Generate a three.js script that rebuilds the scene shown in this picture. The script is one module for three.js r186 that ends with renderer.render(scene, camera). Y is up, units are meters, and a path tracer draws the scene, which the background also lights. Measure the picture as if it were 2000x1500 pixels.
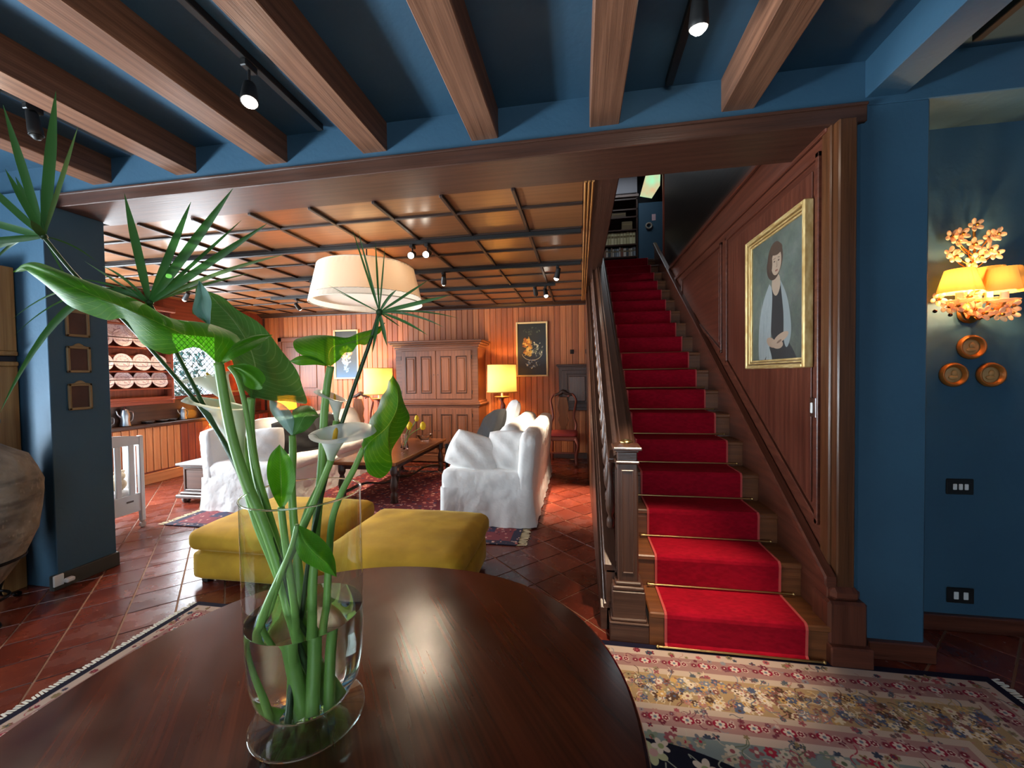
import * as THREE from 'three';
import { mergeGeometries } from 'three/addons/utils/BufferGeometryUtils.js';
import { RectAreaLightUniformsLib } from 'three/addons/lights/RectAreaLightUniformsLib.js';

// ───────────────────────── camera, sky, daylight, exposure ─────────────────────────
const scene = new THREE.Scene();
const F = 780, EYE = new THREE.Vector3(0, 1.4, 0);
const camera = new THREE.PerspectiveCamera(2 * Math.atan(750 / F) * 180 / Math.PI, 4 / 3, 0.02, 80);
camera.position.copy(EYE);
camera.rotation.set(-1.42 * Math.PI / 180, 9.7 * Math.PI / 180, -0.82 * Math.PI / 180, 'YXZ');
camera.updateMatrixWorld(true);
scene.add(camera);
scene.background = new THREE.Color(0.86, 0.94, 1.0);      // overcast sky outside the windows
scene.backgroundIntensity = 3.0;
const renderer = new THREE.WebGLRenderer({ antialias: true });
renderer.toneMapping = THREE.LinearToneMapping;
renderer.toneMappingExposure = 1.18;
renderer.shadowMap.enabled = true;
RectAreaLightUniformsLib.init();

// daylight entering by each window: a rectangle of sky the size of its opening
function skylight(w, h, [x, y, z], [tx, ty, tz], color, intensity) {
  const l = new THREE.RectAreaLight(new THREE.Color(...color), intensity, w, h);
  l.position.set(x, y, z); l.lookAt(tx, ty, tz); scene.add(l); return l;
}
const DAY = [0.84, 0.93, 1.0];
skylight(2.6, 1.6, [-4.84, 0.9, 0.4], [0, 0.9, 0.4], DAY, 8);         // tall garden windows, left wall of the hall
skylight(2.4, 2.0, [0.3, 1.2, 3.12], [0.3, 1.2, 0], DAY, 1.7);               // garden window behind the camera
skylight(1.3, 2.1, [-5.8, 1.2, -3.15], [0, 1.2, -3.15], DAY, 38);            // living room garden door
skylight(3.0, 1.2, [-5.7, -0.02, 0.1], [-0.6, 3.0, -1.0], [0.95, 0.97, 1.0], 190);  // light thrown up through the left hall window by the sunlit terrace
skylight(0.9, 0.95, [-5.74, 1.6, -5.27], [0, 1.3, -5.27], DAY, 20);
skylight(0.9, 0.9, [0.75, 5.24, -7.3], [0.75, 0, -7.3], DAY, 1.2);              // added daylight from an unseen roof window, to brighten the landing

// ───────────────────────── helpers ─────────────────────────
let seed = 7;
const rnd = () => { seed = (seed * 1664525 + 1013904223) >>> 0; return seed / 4294967296; };
const rr = (a, b) => a + (b - a) * rnd();
const ORD = ['first', 'first', 'second', 'third', 'fourth', 'fifth', 'sixth', 'seventh', 'eighth', 'ninth', 'tenth', 'eleventh', 'twelfth', 'thirteenth', 'fourteenth', 'fifteenth', 'sixteenth', 'seventeenth', 'eighteenth', 'nineteenth', 'twentieth', 'twenty-first', 'twenty-second', 'twenty-third', 'twenty-fourth', 'twenty-fifth'];
const V = (x, y, z) => new THREE.Vector3(x, y, z);
const PI = Math.PI;
const ray = (px, py) => V((px - 1000) / F, -(py - 750) / F, -1).applyQuaternion(camera.quaternion);
const at = (px, py, d) => ray(px, py).multiplyScalar(d).add(EYE);
const onZ = (px, py, z) => { const r = ray(px, py); return r.multiplyScalar((z - EYE.z) / r.z).add(EYE); };
const onX = (px, py, x) => { const r = ray(px, py); return r.multiplyScalar((x - EYE.x) / r.x).add(EYE); };
const onY = (px, py, y) => { const r = ray(px, py); return r.multiplyScalar((y - EYE.y) / r.y).add(EYE); };

const used = {};
function numbered(name) { const n = used[name] = (used[name] ?? -1) + 1; return n ? name + '_' + String(n).padStart(3, '0') : name; }
function thing(name, label, category, pos = [0, 0, 0], turn = 0, group) {
  const o = new THREE.Group(); o.name = numbered(name); scene.add(o);
  o.position.set(...pos); o.rotation.y = turn;
  o.userData = { label, category }; if (group) o.userData.group = group;
  return o;
}
function copyThing(src, pos, turn, label) {
  const r = src.clone(); r.name = numbered(src.name.replace(/_\d{3}$/, '')); scene.add(r);
  r.position.set(...pos); if (turn !== undefined) r.rotation.y = turn;
  r.userData = { ...src.userData }; if (label) r.userData.label = label;
  return r;
}
function clean(g) {
  if (g.index) g = g.toNonIndexed();
  for (const k of Object.keys(g.attributes)) if (!['position', 'normal', 'uv', 'color'].includes(k)) g.deleteAttribute(k);
  return g;
}
// uv in metres, u along the longest side (the grain), by box projection
function metreUV(g, grain, off) {
  g = clean(g); g.computeBoundingBox();
  const s = g.boundingBox.getSize(V(0, 0, 0)).toArray();
  if (grain === undefined) grain = s.indexOf(Math.max(...s));
  const p = g.attributes.position, n = g.attributes.normal, uv = new Float32Array(p.count * 2);
  const ox = off ?? rnd() * 7, oy = off ?? rnd() * 7;
  for (let i = 0; i < p.count; i += 3) {
    const nx = [0, 0, 0];
    for (let k = 0; k < 3; k++) { nx[0] += n.getX(i + k); nx[1] += n.getY(i + k); nx[2] += n.getZ(i + k); }
    const a = nx.map(Math.abs), f = a.indexOf(Math.max(...a));
    let [c, d] = [0, 1, 2].filter((q) => q !== f);
    if (d === grain) [c, d] = [d, c];
    for (let k = 0; k < 3; k++) {
      const P = [p.getX(i + k), p.getY(i + k), p.getZ(i + k)];
      uv[(i + k) * 2] = P[c] + ox; uv[(i + k) * 2 + 1] = P[d] + oy + f * 0.37;
    }
  }
  g.setAttribute('uv', new THREE.BufferAttribute(uv, 2));
  g.userData.uvDone = true;
  return g;
}
function merge(list) {
  list = (Array.isArray(list) ? list : [list]).map((g) => g.userData.uvDone ? clean(g) : metreUV(g));
  if (list.length === 1) return list[0];
  const hasC = list.some((g) => g.attributes.color);
  if (hasC) for (const g of list) if (!g.attributes.color) g.setAttribute('color', new THREE.BufferAttribute(new Float32Array(g.attributes.position.count * 3).fill(1), 3));
  return mergeGeometries(list);
}
function part(name, geoms, mat, parent, label) {
  const m = new THREE.Mesh(merge(geoms), mat); m.name = name; parent.add(m);
  m.castShadow = m.receiveShadow = true;
  if (label) m.userData.label = label;
  return m;
}
function single(name, geoms, mat, label, category, group) {
  const m = part(numbered(name), geoms, mat, scene);
  m.userData = { label, category }; if (group) m.userData.group = group;
  return m;
}
function struct(name, geoms, mat, label) {
  const m = part(numbered(name), geoms, mat, scene);
  m.userData = { kind: 'structure', label: label ?? name.replace(/_/g, ' '), category: name.split('_')[0] };
  return m;
}
const keepUV = (g) => { g = clean(g); g.userData.uvDone = true; return g; };
const mv = (g, x, y, z) => { g.translate(x, y, z); return g; };
// chamfered box, 44 triangles
function cb(w, h, d, b = 0.004) {
  b = Math.min(b, w / 2.2, h / 2.2, d / 2.2);
  const s = [w / 2, h / 2, d / 2], pos = [];
  const P = (sg, ax) => [0, 1, 2].map((k) => sg[k] * (s[k] - (k === ax ? 0 : b)));
  const tri = (a, q, c) => {
    const n = [(q[1] - a[1]) * (c[2] - a[2]) - (q[2] - a[2]) * (c[1] - a[1]), (q[2] - a[2]) * (c[0] - a[0]) - (q[0] - a[0]) * (c[2] - a[2]), (q[0] - a[0]) * (c[1] - a[1]) - (q[1] - a[1]) * (c[0] - a[0])];
    const m = [0, 1, 2].map((k) => a[k] + q[k] + c[k]);
    if (n[0] * m[0] + n[1] * m[1] + n[2] * m[2] < 0) pos.push(...a, ...c, ...q); else pos.push(...a, ...q, ...c);
  };
  const quad = (a, q, c, e) => { tri(a, q, c); tri(a, c, e); };
  for (let ax = 0; ax < 3; ax++) for (const sg of [-1, 1]) {
    const [u, v] = [0, 1, 2].filter((k) => k !== ax);
    const S = (a, c) => { const r = [0, 0, 0]; r[ax] = sg; r[u] = a; r[v] = c; return r; };
    quad(P(S(-1, -1), ax), P(S(1, -1), ax), P(S(1, 1), ax), P(S(-1, 1), ax));
  }
  for (let ax = 0; ax < 3; ax++) {           // edges along ax
    const [u, v] = [0, 1, 2].filter((k) => k !== ax);
    for (const a of [-1, 1]) for (const c of [-1, 1]) {
      const S = (e) => { const r = [0, 0, 0]; r[ax] = e; r[u] = a; r[v] = c; return r; };
      quad(P(S(-1), u), P(S(1), u), P(S(1), v), P(S(-1), v));
    }
  }
  for (const a of [-1, 1]) for (const c of [-1, 1]) for (const e of [-1, 1]) tri(P([a, c, e], 0), P([a, c, e], 1), P([a, c, e], 2));
  const g = new THREE.BufferGeometry();
  g.setAttribute('position', new THREE.Float32BufferAttribute(pos, 3));
  g.computeVertexNormals();
  return g;
}
const bx = (x0, x1, y0, y1, z0, z1, b) => mv(cb(Math.abs(x1 - x0), Math.abs(y1 - y0), Math.abs(z1 - z0), b), (x0 + x1) / 2, (y0 + y1) / 2, (z0 + z1) / 2);
const bxUV = (x0, x1, y0, y1, z0, z1, b, grain) => metreUV(bx(x0, x1, y0, y1, z0, z1, b), grain);
const lathe = (prof, seg = 20) => new THREE.LatheGeometry(prof.map(([r, y]) => new THREE.Vector2(Math.max(r, 0.00001), y)), seg);
// tapered sweep along a smooth curve
function sweep(points, radius, nSeg = 16, nRad = 8, flat = 1) {
  const curve = new THREE.CatmullRomCurve3(points.map((p) => p.isVector3 ? p : V(...p)), false, 'centripetal');
  const fr = curve.computeFrenetFrames(nSeg, false), pos = [], uv = [], idx = [], L = curve.getLength();
  for (let i = 0; i <= nSeg; i++) {
    const t = i / nSeg, p = curve.getPoint(t), r = typeof radius === 'function' ? radius(t) : radius;
    for (let j = 0; j <= nRad; j++) {
      const a = j / nRad * 2 * PI, q = p.clone().addScaledVector(fr.normals[i], Math.cos(a) * r).addScaledVector(fr.binormals[i], Math.sin(a) * r * flat);
      pos.push(q.x, q.y, q.z); uv.push(t * L, j / nRad * r * 6);
    }
  }
  const w = nRad + 1;
  for (let i = 0; i < nSeg; i++) for (let j = 0; j < nRad; j++) { const a = i * w + j; idx.push(a, a + w, a + 1, a + 1, a + w, a + w + 1); }
  for (const [i, flip] of [[0, true], [nSeg, false]]) {
    const p = curve.getPoint(i / nSeg), c = pos.length / 3; pos.push(p.x, p.y, p.z); uv.push(i ? L : 0, 0);
    for (let j = 0; j < nRad; j++) flip ? idx.push(c, i * w + j, i * w + j + 1) : idx.push(c, i * w + j + 1, i * w + j);
  }
  const g = new THREE.BufferGeometry();
  g.setAttribute('position', new THREE.Float32BufferAttribute(pos, 3)); g.setAttribute('uv', new THREE.Float32BufferAttribute(uv, 2));
  g.setIndex(idx); g.computeVertexNormals();
  return keepUV(g);
}
// extrude an outline of [u, v] points; axis 'x': u = z, v = y   'z': u = x, v = y   'y': u = x, v = z
function prism(pts, lo, hi, axis, bevel = 0) {
  const sh = new THREE.Shape(pts.map(([u, v]) => new THREE.Vector2(axis === 'x' ? -u : u, axis === 'y' ? -v : v)));
  const d = hi - lo, g = new THREE.ExtrudeGeometry(sh, { depth: d - 2 * bevel, bevelEnabled: bevel > 0, bevelSize: bevel, bevelThickness: bevel, bevelOffset: -bevel, bevelSegments: 1, curveSegments: 6 });
  g.translate(0, 0, bevel);
  if (axis === 'x') { g.rotateY(PI / 2); g.translate(lo, 0, 0); }
  else if (axis === 'z') g.translate(0, 0, lo);
  else { g.rotateX(-PI / 2); g.translate(0, lo, 0); }
  return g;
}
// soft upholstered block: rounded box whose faces bulge
function puff(w, h, d, r, bulge = [0, 0.02, 0], seg = 10, wr = 0) {
  const g = new THREE.BoxGeometry(2, 2, 2, seg, Math.max(4, Math.round(seg * 0.6)), seg), p = g.attributes.position, S = [w / 2, h / 2, d / 2];
  const rad = Math.min(r, S[0], S[1], S[2]) * 0.999;
  for (let i = 0; i < p.count; i++) {
    const c = [p.getX(i), p.getY(i), p.getZ(i)], q = c.map((v, k) => v * S[k]);
    const inn = q.map((v, k) => Math.max(-(S[k] - rad), Math.min(S[k] - rad, v))), dl = q.map((v, k) => v - inn[k]), L = Math.hypot(...dl) || 1;
    const o = inn.map((v, k) => v + dl[k] / L * (L > 1e-6 ? rad : 0));
    const e = (a) => 1 - c[a] * c[a];
    o[0] += Math.sign(c[0]) * Math.abs(c[0]) * bulge[0] * e(1) * e(2);
    o[1] += Math.sign(c[1]) * Math.abs(c[1]) * bulge[1] * e(0) * e(2);
    o[2] += Math.sign(c[2]) * Math.abs(c[2]) * bulge[2] * e(0) * e(1);
    if (wr) for (let k = 0; k < 3; k++) o[k] += wr * (Math.sin(o[0] * 23 + o[2] * 31 + k) * Math.sin(o[1] * 27 + o[0] * 13 + 2 * k) + 0.5 * Math.sin(o[2] * 53 + o[1] * 47));
    p.setXYZ(i, ...o);
  }
  g.deleteAttribute('uv');
  const m = new THREE.BufferGeometry(); m.setAttribute('position', p); m.setIndex(g.index);
  // weld seams so the shading is smooth
  const key = {}, map = [], np = [];
  for (let i = 0; i < p.count; i++) { const k = [p.getX(i), p.getY(i), p.getZ(i)].map((v) => v.toFixed(5)).join(); if (!(k in key)) { key[k] = np.length / 3; np.push(p.getX(i), p.getY(i), p.getZ(i)); } map[i] = key[k]; }
  const n = new THREE.BufferGeometry(); n.setAttribute('position', new THREE.Float32BufferAttribute(np, 3)); n.setIndex([...g.index.array].map((i) => map[i])); n.computeVertexNormals();
  return metreUV(n);
}
function rotAll(g, e) { g.applyMatrix4(new THREE.Matrix4().makeRotationFromEuler(new THREE.Euler(...e))); return g; }

// ───────────────────────── procedural textures ─────────────────────────
const HT = new Float32Array(65536); { let s = 99; for (let i = 0; i < 65536; i++) { s = (s * 1103515245 + 12345) >>> 0; HT[i] = (s >>> 8) / 16777216; } }
const hash = (x, y) => HT[((x * 374761393 + y * 668265263) >>> 3) & 65535];
function vn(x, y, px, py) {
  const xi = Math.floor(x), yi = Math.floor(y), fx = x - xi, fy = y - yi, u = fx * fx * (3 - 2 * fx), v = fy * fy * (3 - 2 * fy);
  const w = (a, p) => ((a % p) + p) % p, x0 = w(xi, px), x1 = w(xi + 1, px), y0 = w(yi, py), y1 = w(yi + 1, py);
  return (hash(x0, y0) * (1 - u) + hash(x1, y0) * u) * (1 - v) + (hash(x0, y1) * (1 - u) + hash(x1, y1) * u) * v;
}
function fbm(u, v, fx, fy, oct = 4, gain = 0.5) { let s = 0, a = 1, t = 0; for (let o = 0; o < oct; o++) { s += a * vn(u * fx + o * 17, v * fy + o * 31, fx, fy); t += a; a *= gain; fx *= 2; fy *= 2; } return s / t; }
function tex(w, h, fn, srgb = true, repeat = [1, 1]) {
  const d = new Uint8Array(w * h * 4);
  for (let y = 0; y < h; y++) for (let x = 0; x < w; x++) { const c = fn((x + 0.5) / w, (y + 0.5) / h), i = (y * w + x) * 4; d[i] = c[0]; d[i + 1] = c[1]; d[i + 2] = c[2]; d[i + 3] = 255; }
  const t = new THREE.DataTexture(d, w, h); t.magFilter = THREE.LinearFilter; t.minFilter = THREE.LinearMipmapLinearFilter; t.generateMipmaps = true;
  t.wrapS = t.wrapT = THREE.RepeatWrapping; t.repeat.set(...repeat); if (srgb) t.colorSpace = THREE.SRGBColorSpace; t.needsUpdate = true;
  return t;
}
const mixc = (a, b, t) => a.map((v, i) => v + (b[i] - v) * t);
const cl = (v) => Math.max(0, Math.min(1, v));
function canvasTex(w, h, draw) {
  const c = document.createElement('canvas'); c.width = w; c.height = h; draw(c.getContext('2d'), w, h);
  const t = new THREE.CanvasTexture(c); t.colorSpace = THREE.SRGBColorSpace; t.wrapS = t.wrapT = THREE.RepeatWrapping; return t;
}
// wood: u along the grain over 1.2 m, v across over 0.4 m
function woodTex(light, dark, streak = 0.55, size = [512, 256]) {
  return tex(size[0], size[1], (u, v) => {
    const warp = fbm(u, v, 2, 3, 3) * 0.16;
    const rings = 0.5 + 0.5 * Math.sin((v + warp) * 2 * PI * 7 + fbm(u, v, 2, 6, 2) * 5);
    const fine = fbm(u, v, 6, 90, 3), broad = fbm(u, v, 2, 4, 3);
    let t = cl(0.25 * rings + streak * (fine - 0.2) + 0.55 * (broad - 0.35));
    return mixc(light, dark, t);
  }, true, [1 / 1.2, 1 / 0.4]);
}
const grainBump = tex(256, 256, (u, v) => { const f = fbm(u, v, 4, 64, 3) * 255; return [f, f, f]; }, false, [1 / 0.6, 1 / 0.3]);
const fabricBump = tex(256, 256, (u, v) => { const f = 127 + 60 * Math.sin(u * 2 * PI * 64) * Math.sin(v * 2 * PI * 64) + 90 * (fbm(u, v, 8, 8, 4) - 0.5); return [f, f, f]; }, false, [1 / 0.15, 1 / 0.15]);
const softBump = tex(256, 256, (u, v) => { const f = fbm(u, v, 5, 5, 4) * 255; return [f, f, f]; }, false, [1 / 0.5, 1 / 0.5]);
const paintBump = tex(256, 256, (u, v) => { const f = fbm(u, v, 24, 24, 3) * 255; return [f, f, f]; }, false, [1 / 0.5, 1 / 0.5]);
function std(o) { return new THREE.MeshStandardMaterial({ side: THREE.DoubleSide, ...o }); }
function phys(o) { return new THREE.MeshPhysicalMaterial({ side: THREE.DoubleSide, ...o }); }
const wood = (light, dark, rough = 0.45, streak) => std({ map: woodTex(light, dark, streak), bumpMap: grainBump, bumpScale: 0.0006, roughness: rough });
const M = {
  bluePaint: std({ map: tex(256, 256, (u, v) => mixc([41, 76, 99], [47, 84, 107], fbm(u, v, 6, 6, 4)), true, [0.7, 0.7]), bumpMap: paintBump, bumpScale: 0.0008, roughness: 0.62 }),
  darkPaint: std({ map: tex(256, 256, (u, v) => mixc([44, 42, 48], [54, 52, 58], fbm(u, v, 6, 6, 4)), true, [0.7, 0.7]), bumpMap: paintBump, bumpScale: 0.0008, roughness: 0.6 }),
  plaster: std({ color: 0x8d8880, roughness: 0.9 }),
  beam: wood([140, 98, 74], [82, 52, 36], 0.5, 0.75),
  lintel: wood([82, 50, 37], [46, 27, 19], 0.42),
  ceilPanels: [0, 1, 2].map((k) => std({ map: woodTex(mixc([146, 98, 60], [128, 83, 50], k / 2), mixc([108, 68, 39], [90, 55, 31], k / 2), 0.4), bumpMap: grainBump, bumpScale: 0.0003, roughness: 0.28 })),
  rib: wood([52, 30, 20], [30, 17, 12], 0.45),
  litStrip: wood([176, 122, 66], [128, 80, 38], 0.35),  // paler wood: the light falling on the mouldings is put into the colour
  boards: [0, 1, 2, 3].map((k) => std({ map: woodTex(mixc([196, 120, 70], [164, 92, 52], k / 3), mixc([142, 78, 42], [116, 60, 32], k / 3), 0.55, [512, 128]), bumpMap: grainBump, bumpScale: 0.0005, roughness: 0.48 })),
  paleBoards: wood([206, 140, 88], [164, 98, 56], 0.5),
  armoire: wood([124, 76, 52], [70, 38, 24], 0.38),
  darkWood: wood([74, 46, 34], [40, 23, 17], 0.38),
  stairPanel: wood([104, 56, 40], [58, 28, 20], 0.3),
  jamb: wood([96, 58, 34], [54, 31, 17], 0.28),
  newel: wood([92, 62, 48], [54, 33, 25], 0.3),
  tread: wood([124, 74, 40], [78, 42, 22], 0.38),
  redWood: wood([150, 74, 52], [100, 42, 30], 0.42),
  coffee: wood([140, 84, 46], [88, 48, 24], 0.24),
  paleFrame: wood([196, 150, 92], [146, 100, 52], 0.45),
  white: std({ color: 0xdcdcda, roughness: 0.45 }),
  black: std({ color: 0x0d0d0e, roughness: 0.5 }),
  iron: std({ color: 0x15151a, roughness: 0.42, metalness: 0.7 }),
  brass: std({ color: 0xbfa06a, roughness: 0.28, metalness: 1 }),
  gold: std({ map: tex(256, 64, (u, v) => mixc([232, 208, 150], [176, 138, 78], cl(fbm(u, v, 10, 14, 3) * 1.3 - 0.2)), true, [2, 4]), roughness: 0.4, metalness: 0.45 }),
  pewter: std({ color: 0x9a9ca0, roughness: 0.3, metalness: 0.95 }),
  slip: std({ color: 0xf1efec, bumpMap: softBump, bumpScale: 0.012, roughness: 0.92 }),
  pillowDark: std({ color: 0x121216, bumpMap: softBump, bumpScale: 0.01, roughness: 0.8 }),
  velvet: phys({ map: tex(512, 512, (u, v) => mixc([206, 162, 40], [170, 130, 24], cl(fbm(u, v, 4, 4, 5) * 1.5 - 0.3)), true, [1.6, 1.6]), bumpMap: softBump, bumpScale: 0.004, roughness: 0.85, sheen: 0.6, sheenColor: new THREE.Color(0.9, 0.75, 0.3), sheenRoughness: 0.4 }),
  glass: phys({ color: 0xfafffd, transmission: 1, roughness: 0.01, ior: 1.52, thickness: 0 }),
  glassSolid: phys({ color: 0xffffff, transmission: 1, roughness: 0.01, ior: 1.5, thickness: 0.02 }),
  water: phys({ color: 0xffffff, transmission: 1, roughness: 0.0, ior: 1.33, thickness: 0.1, attenuationColor: new THREE.Color(0.86, 0.95, 0.82), attenuationDistance: 0.5 }),
  pane: phys({ color: 0xf4fbff, transmission: 1, roughness: 0.0, ior: 1.45, thickness: 0 }),
  seatRed: std({ color: 0x8c2b26, bumpMap: fabricBump, bumpScale: 0.001, roughness: 0.85 }),
};
const lampShade = (color, t = 0.5) => phys({ color, transmission: t, roughness: 1, thickness: 0, bumpMap: fabricBump, bumpScale: 0.0006 });
const glow = (color, k) => std({ color: 0x000000, emissive: new THREE.Color(...color), emissiveIntensity: k, roughness: 0.5 });
const lights = [];
function pointLamp([x, y, z], color, intensity, radius = 1.5, parent) {
  const l = new THREE.PointLight(new THREE.Color(...color), intensity, 0, 2); l.position.set(x, y, z); l.castShadow = true; l.shadow.radius = radius; (parent ?? scene).add(l); return l;
}
function spotLamp(p, target, color, intensity, angle = 0.5, pen = 0.6, radius = 1.2) {
  const l = new THREE.SpotLight(new THREE.Color(...color), intensity, 0, angle, pen, 2); l.position.copy(p); l.target.position.copy(target); l.castShadow = true; l.shadow.radius = radius; scene.add(l, l.target); l.target.updateMatrixWorld(); return l;
}
// ───────────────────────── structure ─────────────────────────
const YC = 2.57, YH = 2.857, ZL = -2.185, ZR = -6.6, XP = 1.2, XLW = -5.85;
// floor: grout bed with diagonal terracotta tiles laid on it
const floor = struct('floor', bx(-6.2, 3.6, -0.12, -0.004, -6.8, 3.4, 0.002), std({ color: 0x8c6a54, roughness: 0.8 }), 'terracotta tiled floor of the hall and living room');
{
  const T = 0.24, gap = 0.005, th = 0.012, s = (T - gap) / 2, b = 0.003;
  const pos = []; const c = [[-s, -s], [s, -s], [s, s], [-s, s]], ci = c.map(([x, z]) => [x - Math.sign(x) * b, z - Math.sign(z) * b]);
  const tri = (a, q, e) => pos.push(...a, ...q, ...e);
  const t3 = (p, y) => [p[0], y, p[1]];
  tri(t3(ci[0], 0), t3(ci[2], 0), t3(ci[1], 0)); tri(t3(ci[0], 0), t3(ci[3], 0), t3(ci[2], 0));
  for (let k = 0; k < 4; k++) { const a = k, e = (k + 1) % 4; tri(t3(ci[a], 0), t3(ci[e], 0), t3(c[e], -th)); tri(t3(ci[a], 0), t3(c[e], -th), t3(c[a], -th)); }
  const base = new THREE.BufferGeometry(); base.setAttribute('position', new THREE.Float32BufferAttribute(pos, 3)); base.computeVertexNormals();
  const tileTex = tex(512, 512, (u, v) => {
    const n = fbm(u, v, 5, 5, 5), m = fbm(u + 0.3, v, 24, 24, 3), sp = fbm(u, v + 0.5, 60, 60, 2);
    let col = mixc([118, 52, 36], [92, 38, 28], cl(n * 1.8 - 0.4)); col = mixc(col, [138, 72, 50], cl((m - 0.64) * 2)); return mixc(col, [64, 30, 24], cl((sp - 0.74) * 1.6));
  }, true, [1 / 1.1, 1 / 1.1]);
  const tileRough = tex(256, 256, (u, v) => { const f = 255 * (0.16 + 0.2 * fbm(u, v, 8, 8, 4)); return [f, f, f]; }, false, [1 / 0.7, 1 / 0.7]);
  const mats = [0xffffff, 0xf0e4de, 0xf8f2ee, 0xe4d6d0].map((k) => std({ map: tileTex, color: k, roughnessMap: tileRough, roughness: 1, bumpMap: paintBump, bumpScale: 0.00025 }));
  const geos = [0, 1, 2, 3, 4, 5].map((k) => { const g = base.clone(); return metreUV(g, 0, k * 0.37); });
  const list = [], r2 = Math.SQRT1_2;
  for (let i = -60; i <= 60; i++) for (let j = -60; j <= 60; j++) {
    const x = (i - j) * T * r2 - 0.314, z = (i + j) * T * r2 - 2.776;
    if (x < -5.8 || x > 3.2 || z < -6.55 || z > 3.1) continue;
    const rug = (x > -2.15 && x < 1.6 && z > -1.9 && z < 1.4) || (x > -3.7 && x < -0.75 && z > -5.6 && z < -3.4);
    if (rug || (x > 0.35 && x < 1.4 && z < -2.4) || (x < -3.7 && z > -2.35 && z < -2.15)) continue;
    const q = V(x, 0, z).project(camera), seen = q.z < 1 && Math.abs(q.x) < 1.02 && q.y < 0 && q.y > -1.1 && z < -0.8;
    list.push([x, z, seen ? Math.hypot(x, z) : 100 + Math.hypot(x, z)]);
  }
  list.sort((a, b) => a[2] - b[2]);
  const rest = [];
  list.forEach(([x, z], k) => {
    const g = geos[k % 6], m = mats[Math.floor(rnd() * 4)], y = 0.0005 * rnd();
    if (k < 300) { const t = new THREE.Mesh(g, m); t.name = k ? 'tile_' + String(k).padStart(3, '0') : 'tile'; t.position.set(x, y, z); t.rotation.y = PI / 4 + (Math.floor(rnd() * 4)) * PI / 2; t.castShadow = t.receiveShadow = true; floor.add(t); }
    else { const h = g.clone(); h.rotateY(PI / 4); h.translate(x, y, z); h.userData.uvDone = true; rest.push(h); }
  });
  const st = part('tile_field', rest, mats[0], floor); st.userData = { kind: 'stuff', label: 'terracotta tiles further off and under furniture' };
}

// hall: ceiling, end walls, pier, lintel wall, column, alcove
struct('ceiling', bx(-5.0, 3.5, YH, YH + 0.12, ZL - 0.3, 3.3), M.bluePaint, 'blue painted ceiling of the hall between the beams');
struct('wall_lintel', bx(-6.1, 3.5, 2.65, YH + 0.05, -2.5, ZL), M.bluePaint, 'blue wall band above the wide opening');
struct('wall_column', bx(1.315, 1.62, 0, 2.66, -2.5, ZL, 0.014), M.bluePaint, 'blue pillar right of the staircase');
struct('wall_alcove', [bx(1.5, 3.5, 0, 2.7, -2.6, -2.47)], M.bluePaint, 'blue recessed wall with the crystal sconce');
struct('wall_right', bx(3.4, 3.5, 0, 2.9, -2.6, 3.3), M.bluePaint, 'blue right end wall of the hall');
struct('wall_pier', bx(-6.1, -3.484, 0, 2.66, -2.44, -2.1, 0.006), M.bluePaint, 'blue wall pier behind the stone amphora');
struct('wall_pier_cheek', bx(-3.49, -3.47, 0, 2.567, -2.44, -2.095, 0.003), M.bluePaint, 'cheek of the blue pier carrying three small frames');
struct('baseboard_pier', [bx(-3.49, -3.452, 0, 0.1, -2.45, -2.06, 0.004)], std({ color: 0x3a3a38, roughness: 0.6 }), 'dark grey skirting of the pier');
struct('baseboard_column', [bx(1.36, 1.645, 0.0, 0.085, -2.3, -2.155, 0.005)], M.stairPanel, 'brown skirting at the foot of the blue pillar');
struct('baseboard_alcove', [bx(1.62, 3.4, 0, 0.085, -2.48, -2.445, 0.005)], M.stairPanel, 'brown skirting along the alcove wall');
struct('trim_lintel', [bx(-3.5, 1.345, 2.567, 2.645, -2.51, -2.165, 0.004), bx(-3.5, 1.345, 2.64, 2.655, -2.3, -2.155, 0.003)], M.lintel, 'dark wood lintel over the wide opening');
// hall window walls, outside the frame
function windowWall(name, label, axis, plane, thick, u0, u1, y1, holes, mat) {     // wall with rectangular openings
  const g = [], put = (a, b, c, d) => { if (b - a > 0.001 && d - c > 0.001) g.push(axis === 'x' ? bx(plane, plane + thick, c, d, a, b, 0.002) : bx(a, b, c, d, plane, plane + thick, 0.002)); };
  let u = u0;
  for (const [a, b, c, d] of holes) { put(u, a, 0, y1); put(a, b, 0, c); put(a, b, d, y1); u = b; }
  put(u, u1, 0, y1);
  return struct(name, g, mat, label);
}
function windowFrame(label, axis, plane, [a, b, c, d], nu, nv, mat) {
  const g = [], w = 0.05, t = 0.06, put = (p, q, r, s) => g.push(axis === 'x' ? bx(plane - t / 2, plane + t / 2, r, s, p, q, 0.004) : bx(p, q, r, s, plane - t / 2, plane + t / 2, 0.004));
  for (let i = 0; i <= nu; i++) { const u = a + (b - a) * i / nu; put(u - w / 2, u + w / 2, c, d); }
  for (let j = 0; j <= nv; j++) { const y = c + (d - c) * j / nv; put(a, b, y - w / 2, y + w / 2); }
  const n = Object.keys(used).filter((k) => k.startsWith('window_')).length + 1;
  const f = struct('window_' + n, g, mat, label);
  const pane = axis === 'x' ? bx(plane - 0.002, plane + 0.002, c, d, a, b, 0.0005) : bx(a, b, c, d, plane - 0.002, plane + 0.002, 0.0005);
  part('pane', pane, M.pane, f);
  return f;
}
windowWall('wall_left', 'blue left wall of the hall with garden windows', 'x', -5.02, 0.12, -2.1, 3.3, 2.9, [[-0.9, 1.7, 0.1, 1.7]], M.bluePaint);
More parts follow.
